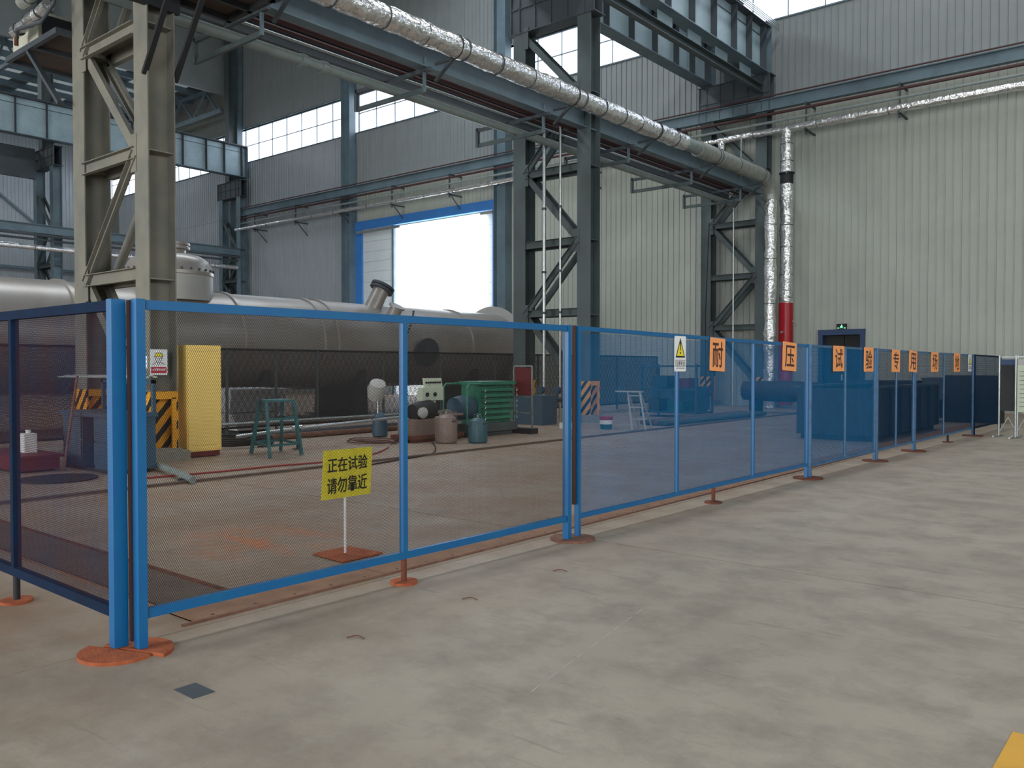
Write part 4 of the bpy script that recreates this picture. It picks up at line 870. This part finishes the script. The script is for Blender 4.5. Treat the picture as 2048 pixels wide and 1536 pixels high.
# machinery and stores seen through the blue mesh, towards the end wall
def rack(x, y, w_, d, h, n, lb, m='bench'):
    c = E_('storage_rack', (x, y, 0), lb, 'rack')
    for sx in (-1, 1):
        for sy in (-1, 1): MB().bar((x+sx*w_/2, y+sy*d/2, 0), (x+sx*w_/2, y+sy*d/2, h), .06, .06).build('upright', m, c)
    for k in range(n):
        z = .12+(h-.2)*k/(n-1); MB().box((x-w_/2, y-d/2, z), (x+w_/2, y+d/2, z+.05)).build('shelf', m, c)
    return c
rack(-12.3, 22.4, 1.8, 1.0, 1.55, 3, 'blue storage rack with boxes behind the second blue mesh cell')
for k, (x, z, s_, h_) in enumerate(((-12.9, .17, .35, .35), (-12.2, .17, .5, .3), (-12.7, .86, .5, .35), (-11.9, .86, .3, .28))):
    MB().box((x-s_/2, 22.1, z), (x+s_/2, 22.7, z+h_)).build('parts_box', ('dark', 'teal', 'bench', 'darkred')[k], None, ('dark box on the left of the lowest rack shelf', 'long teal box on the lowest rack shelf', 'blue-grey box on the middle rack shelf', 'small dark red box on the middle rack shelf')[k], 'box')
for k in range(6): MB().tube([(-11.2+.13*k, 18.6, .07), (-11.2+.15*k, 24.5, .07)], .06, 8).build('stock_pipe', ('rustbrown', 'dark', 'steel')[k % 3], None, ORD[k]+' stock pipe from the left on the floor behind the step ladder', 'pipe', 'stock pipes behind the step ladder')
rt = E_('red_receiver', (-10.6, 26.0, 0), 'dark red horizontal tank behind the orange cards', 'tank')
MB().lathe([(.1, -1.3), (.3, -1.2), (.34, 0), (.3, 1.2), (.1, 1.3)], (-10.6, 26.0, .7), (1, 0, 0), 28).build('tank_body', 'darkbrown', rt)
for dx in (-.8, .8): MB().box((-10.7+dx, 25.7, 0), (-10.5+dx, 26.3, .45)).build('cradle', 'black', rt)
for k, (x, y, a_, b_, h_, m, lb) in enumerate(((-8.0, 27.6, 2.2, 1.4, 1.0, 'black', 'long dark crate left of the dark doorway line'), (-5.9, 27.9, 1.7, 1.3, 1.1, 'dark', 'dark machine crate in the middle of the wall row'), (-13.2, 24.3, 1.5, 1.1, .8, 'bench', 'blue-grey bin in front of the far column'), (-6.6, 24.6, 1.8, 1.0, .55, 'doorblue', 'low blue bench behind the last orange cards'))):
    c = E_('machine_crate', (x, y, 0), lb, 'crate')
    MB().box((x-a_/2, y-b_/2, .1), (x+a_/2, y+b_/2, h_)).build('crate_body', m, c); MB().box((x-a_/2-.03, y-b_/2-.03, h_), (x+a_/2+.03, y+b_/2+.03, h_+.05)).build('crate_lid', m, c)
    for sx in (-1, 1): MB().box((x+sx*a_*.4-.06, y-b_/2, 0), (x+sx*a_*.4+.06, y+b_/2, .1)).build('skid', 'black', c)
lc = E_('long_container', (-5.9, 19.6, 0), 'long black open-topped container close behind the fifth fence section', 'container')
MB().box((-6.7, 17.3, .1), (-6.62, 22.0, 1.05)).box((-5.18, 17.3, .1), (-5.1, 22.0, 1.05)).box((-6.62, 17.3, .1), (-5.18, 17.38, 1.05)).box((-6.62, 21.92, .1), (-5.18, 22.0, 1.05)).box((-6.62, 17.38, .1), (-5.18, 21.92, .16)).build('container_shell', 'black', lc)
for k in range(7): MB().box((-5.1, 17.35+.75*k, .12), (-5.05, 17.43+.75*k, 1.03)).build('side_rib', 'black', lc)
MB().box((-6.74, 17.26, 1.05), (-6.6, 22.04, 1.1)).box((-5.2, 17.26, 1.05), (-5.06, 22.04, 1.1)).build('top_edge', 'dark', lc)
for yy in (17.6, 21.6): MB().box((-6.7, yy-.06, 0), (-5.1, yy+.06, .1)).build('skid', 'black', lc)
hc = E_('tall_dark_cabinet', (-4.95, 25.2, 0), 'tall black cabinet in the deep shade behind the last fence section', 'cabinet')
MB().box((-5.6, 24.8, 0), (-4.3, 25.6, 1.25)).build('cabinet_body', 'black', hc); MB().box((-5.58, 24.78, .05), (-4.96, 24.8, 1.2)).box((-4.94, 24.78, .05), (-4.32, 24.8, 1.2)).build('cabinet_door', 'black', hc)

# ================================================================== DISPLAY BOARDS AT FAR RIGHT
def board(x, y, lb, m, m2):
    c = E_('display_board', (x, y, 0), lb, 'board'); ya, yb = y, y+1.05
    for X in (x, x+.34):
        MB().tube([(X, y, .02), (X, y, 1.72)], .022, 10).build('post', 'galv', c)
    MB().bar((x, y, 1.69), (x+.34, y, 1.69), .02, .02).build('top_bar', 'galv', c)
    MB().box((x+.03, y-.01, .55), (x+.31, y+.01, 1.52)).build('board_face', m, c)
    MB().box((x+.03, y-.015, 1.52), (x+.31, y+.012, 1.64)).build('header', m2, c)
    MB().tube([(x+.02, y, .12), (x+.17, y, .42), (x+.32, y, .12)], .01, 6).build('arched_strut', 'galv', c)
    for X in (x, x+.34): MB().bar((X-.06, y-.28, .02), (X+.04, y+.28, .02), .03, .03).build('foot_bar', 'galv', c)
    return c
board(-3.53, 20.4, 'first display board stand with dark panel and blue header at far right', 'black', 'doorblue')
b2 = board(-3.18, 20.1, 'second display board stand with pale green sheet at the right edge', 'cream', 'vesselend')
board(-2.8, 19.7, 'third display board stand, cut by the right edge', 'cream', 'vesselend')
rowt = MB()
for k in range(9): rowt.box((-3.11, 20.082, .66+.09*k), (-2.92, 20.086, .67+.09*k))
rowt.build('printed_lines', 'steel', b2)
# floor scuffs: loose wire bits and a square drain cover
for k, (x, y) in enumerate(((-3.66, 2.97), (-3.7, 4.91), (-3.7, 3.94))):
    hose('wire_scrap', [(x, y, .004), (x+.03, y+.05, .01), (x+.09, y+.05, .004)], .003, 'rustdark', ('bent scrap of wire on the floor, nearest the camera', 'bent scrap of wire on the floor, farthest of three', 'bent scrap of wire on the floor, middle of three')[k], 'wire')
MB().box((-3.69, 1.98, 0), (-3.52, 2.09, .0025)).build('floor_patch', 'dark', fl)
m = MB()
for k in range(9):
    t0, t1 = k/9+.01, k/9+.06+.03*(k % 3)/2; m.bar((-2.4-.31*t0, 3.01+1.53*t0, .001), (-2.4-.31*t1, 3.01+1.53*t1, .001), .006, .001)
m.build('chalk_scratch', 'vesselend', fl, kind='stuff')
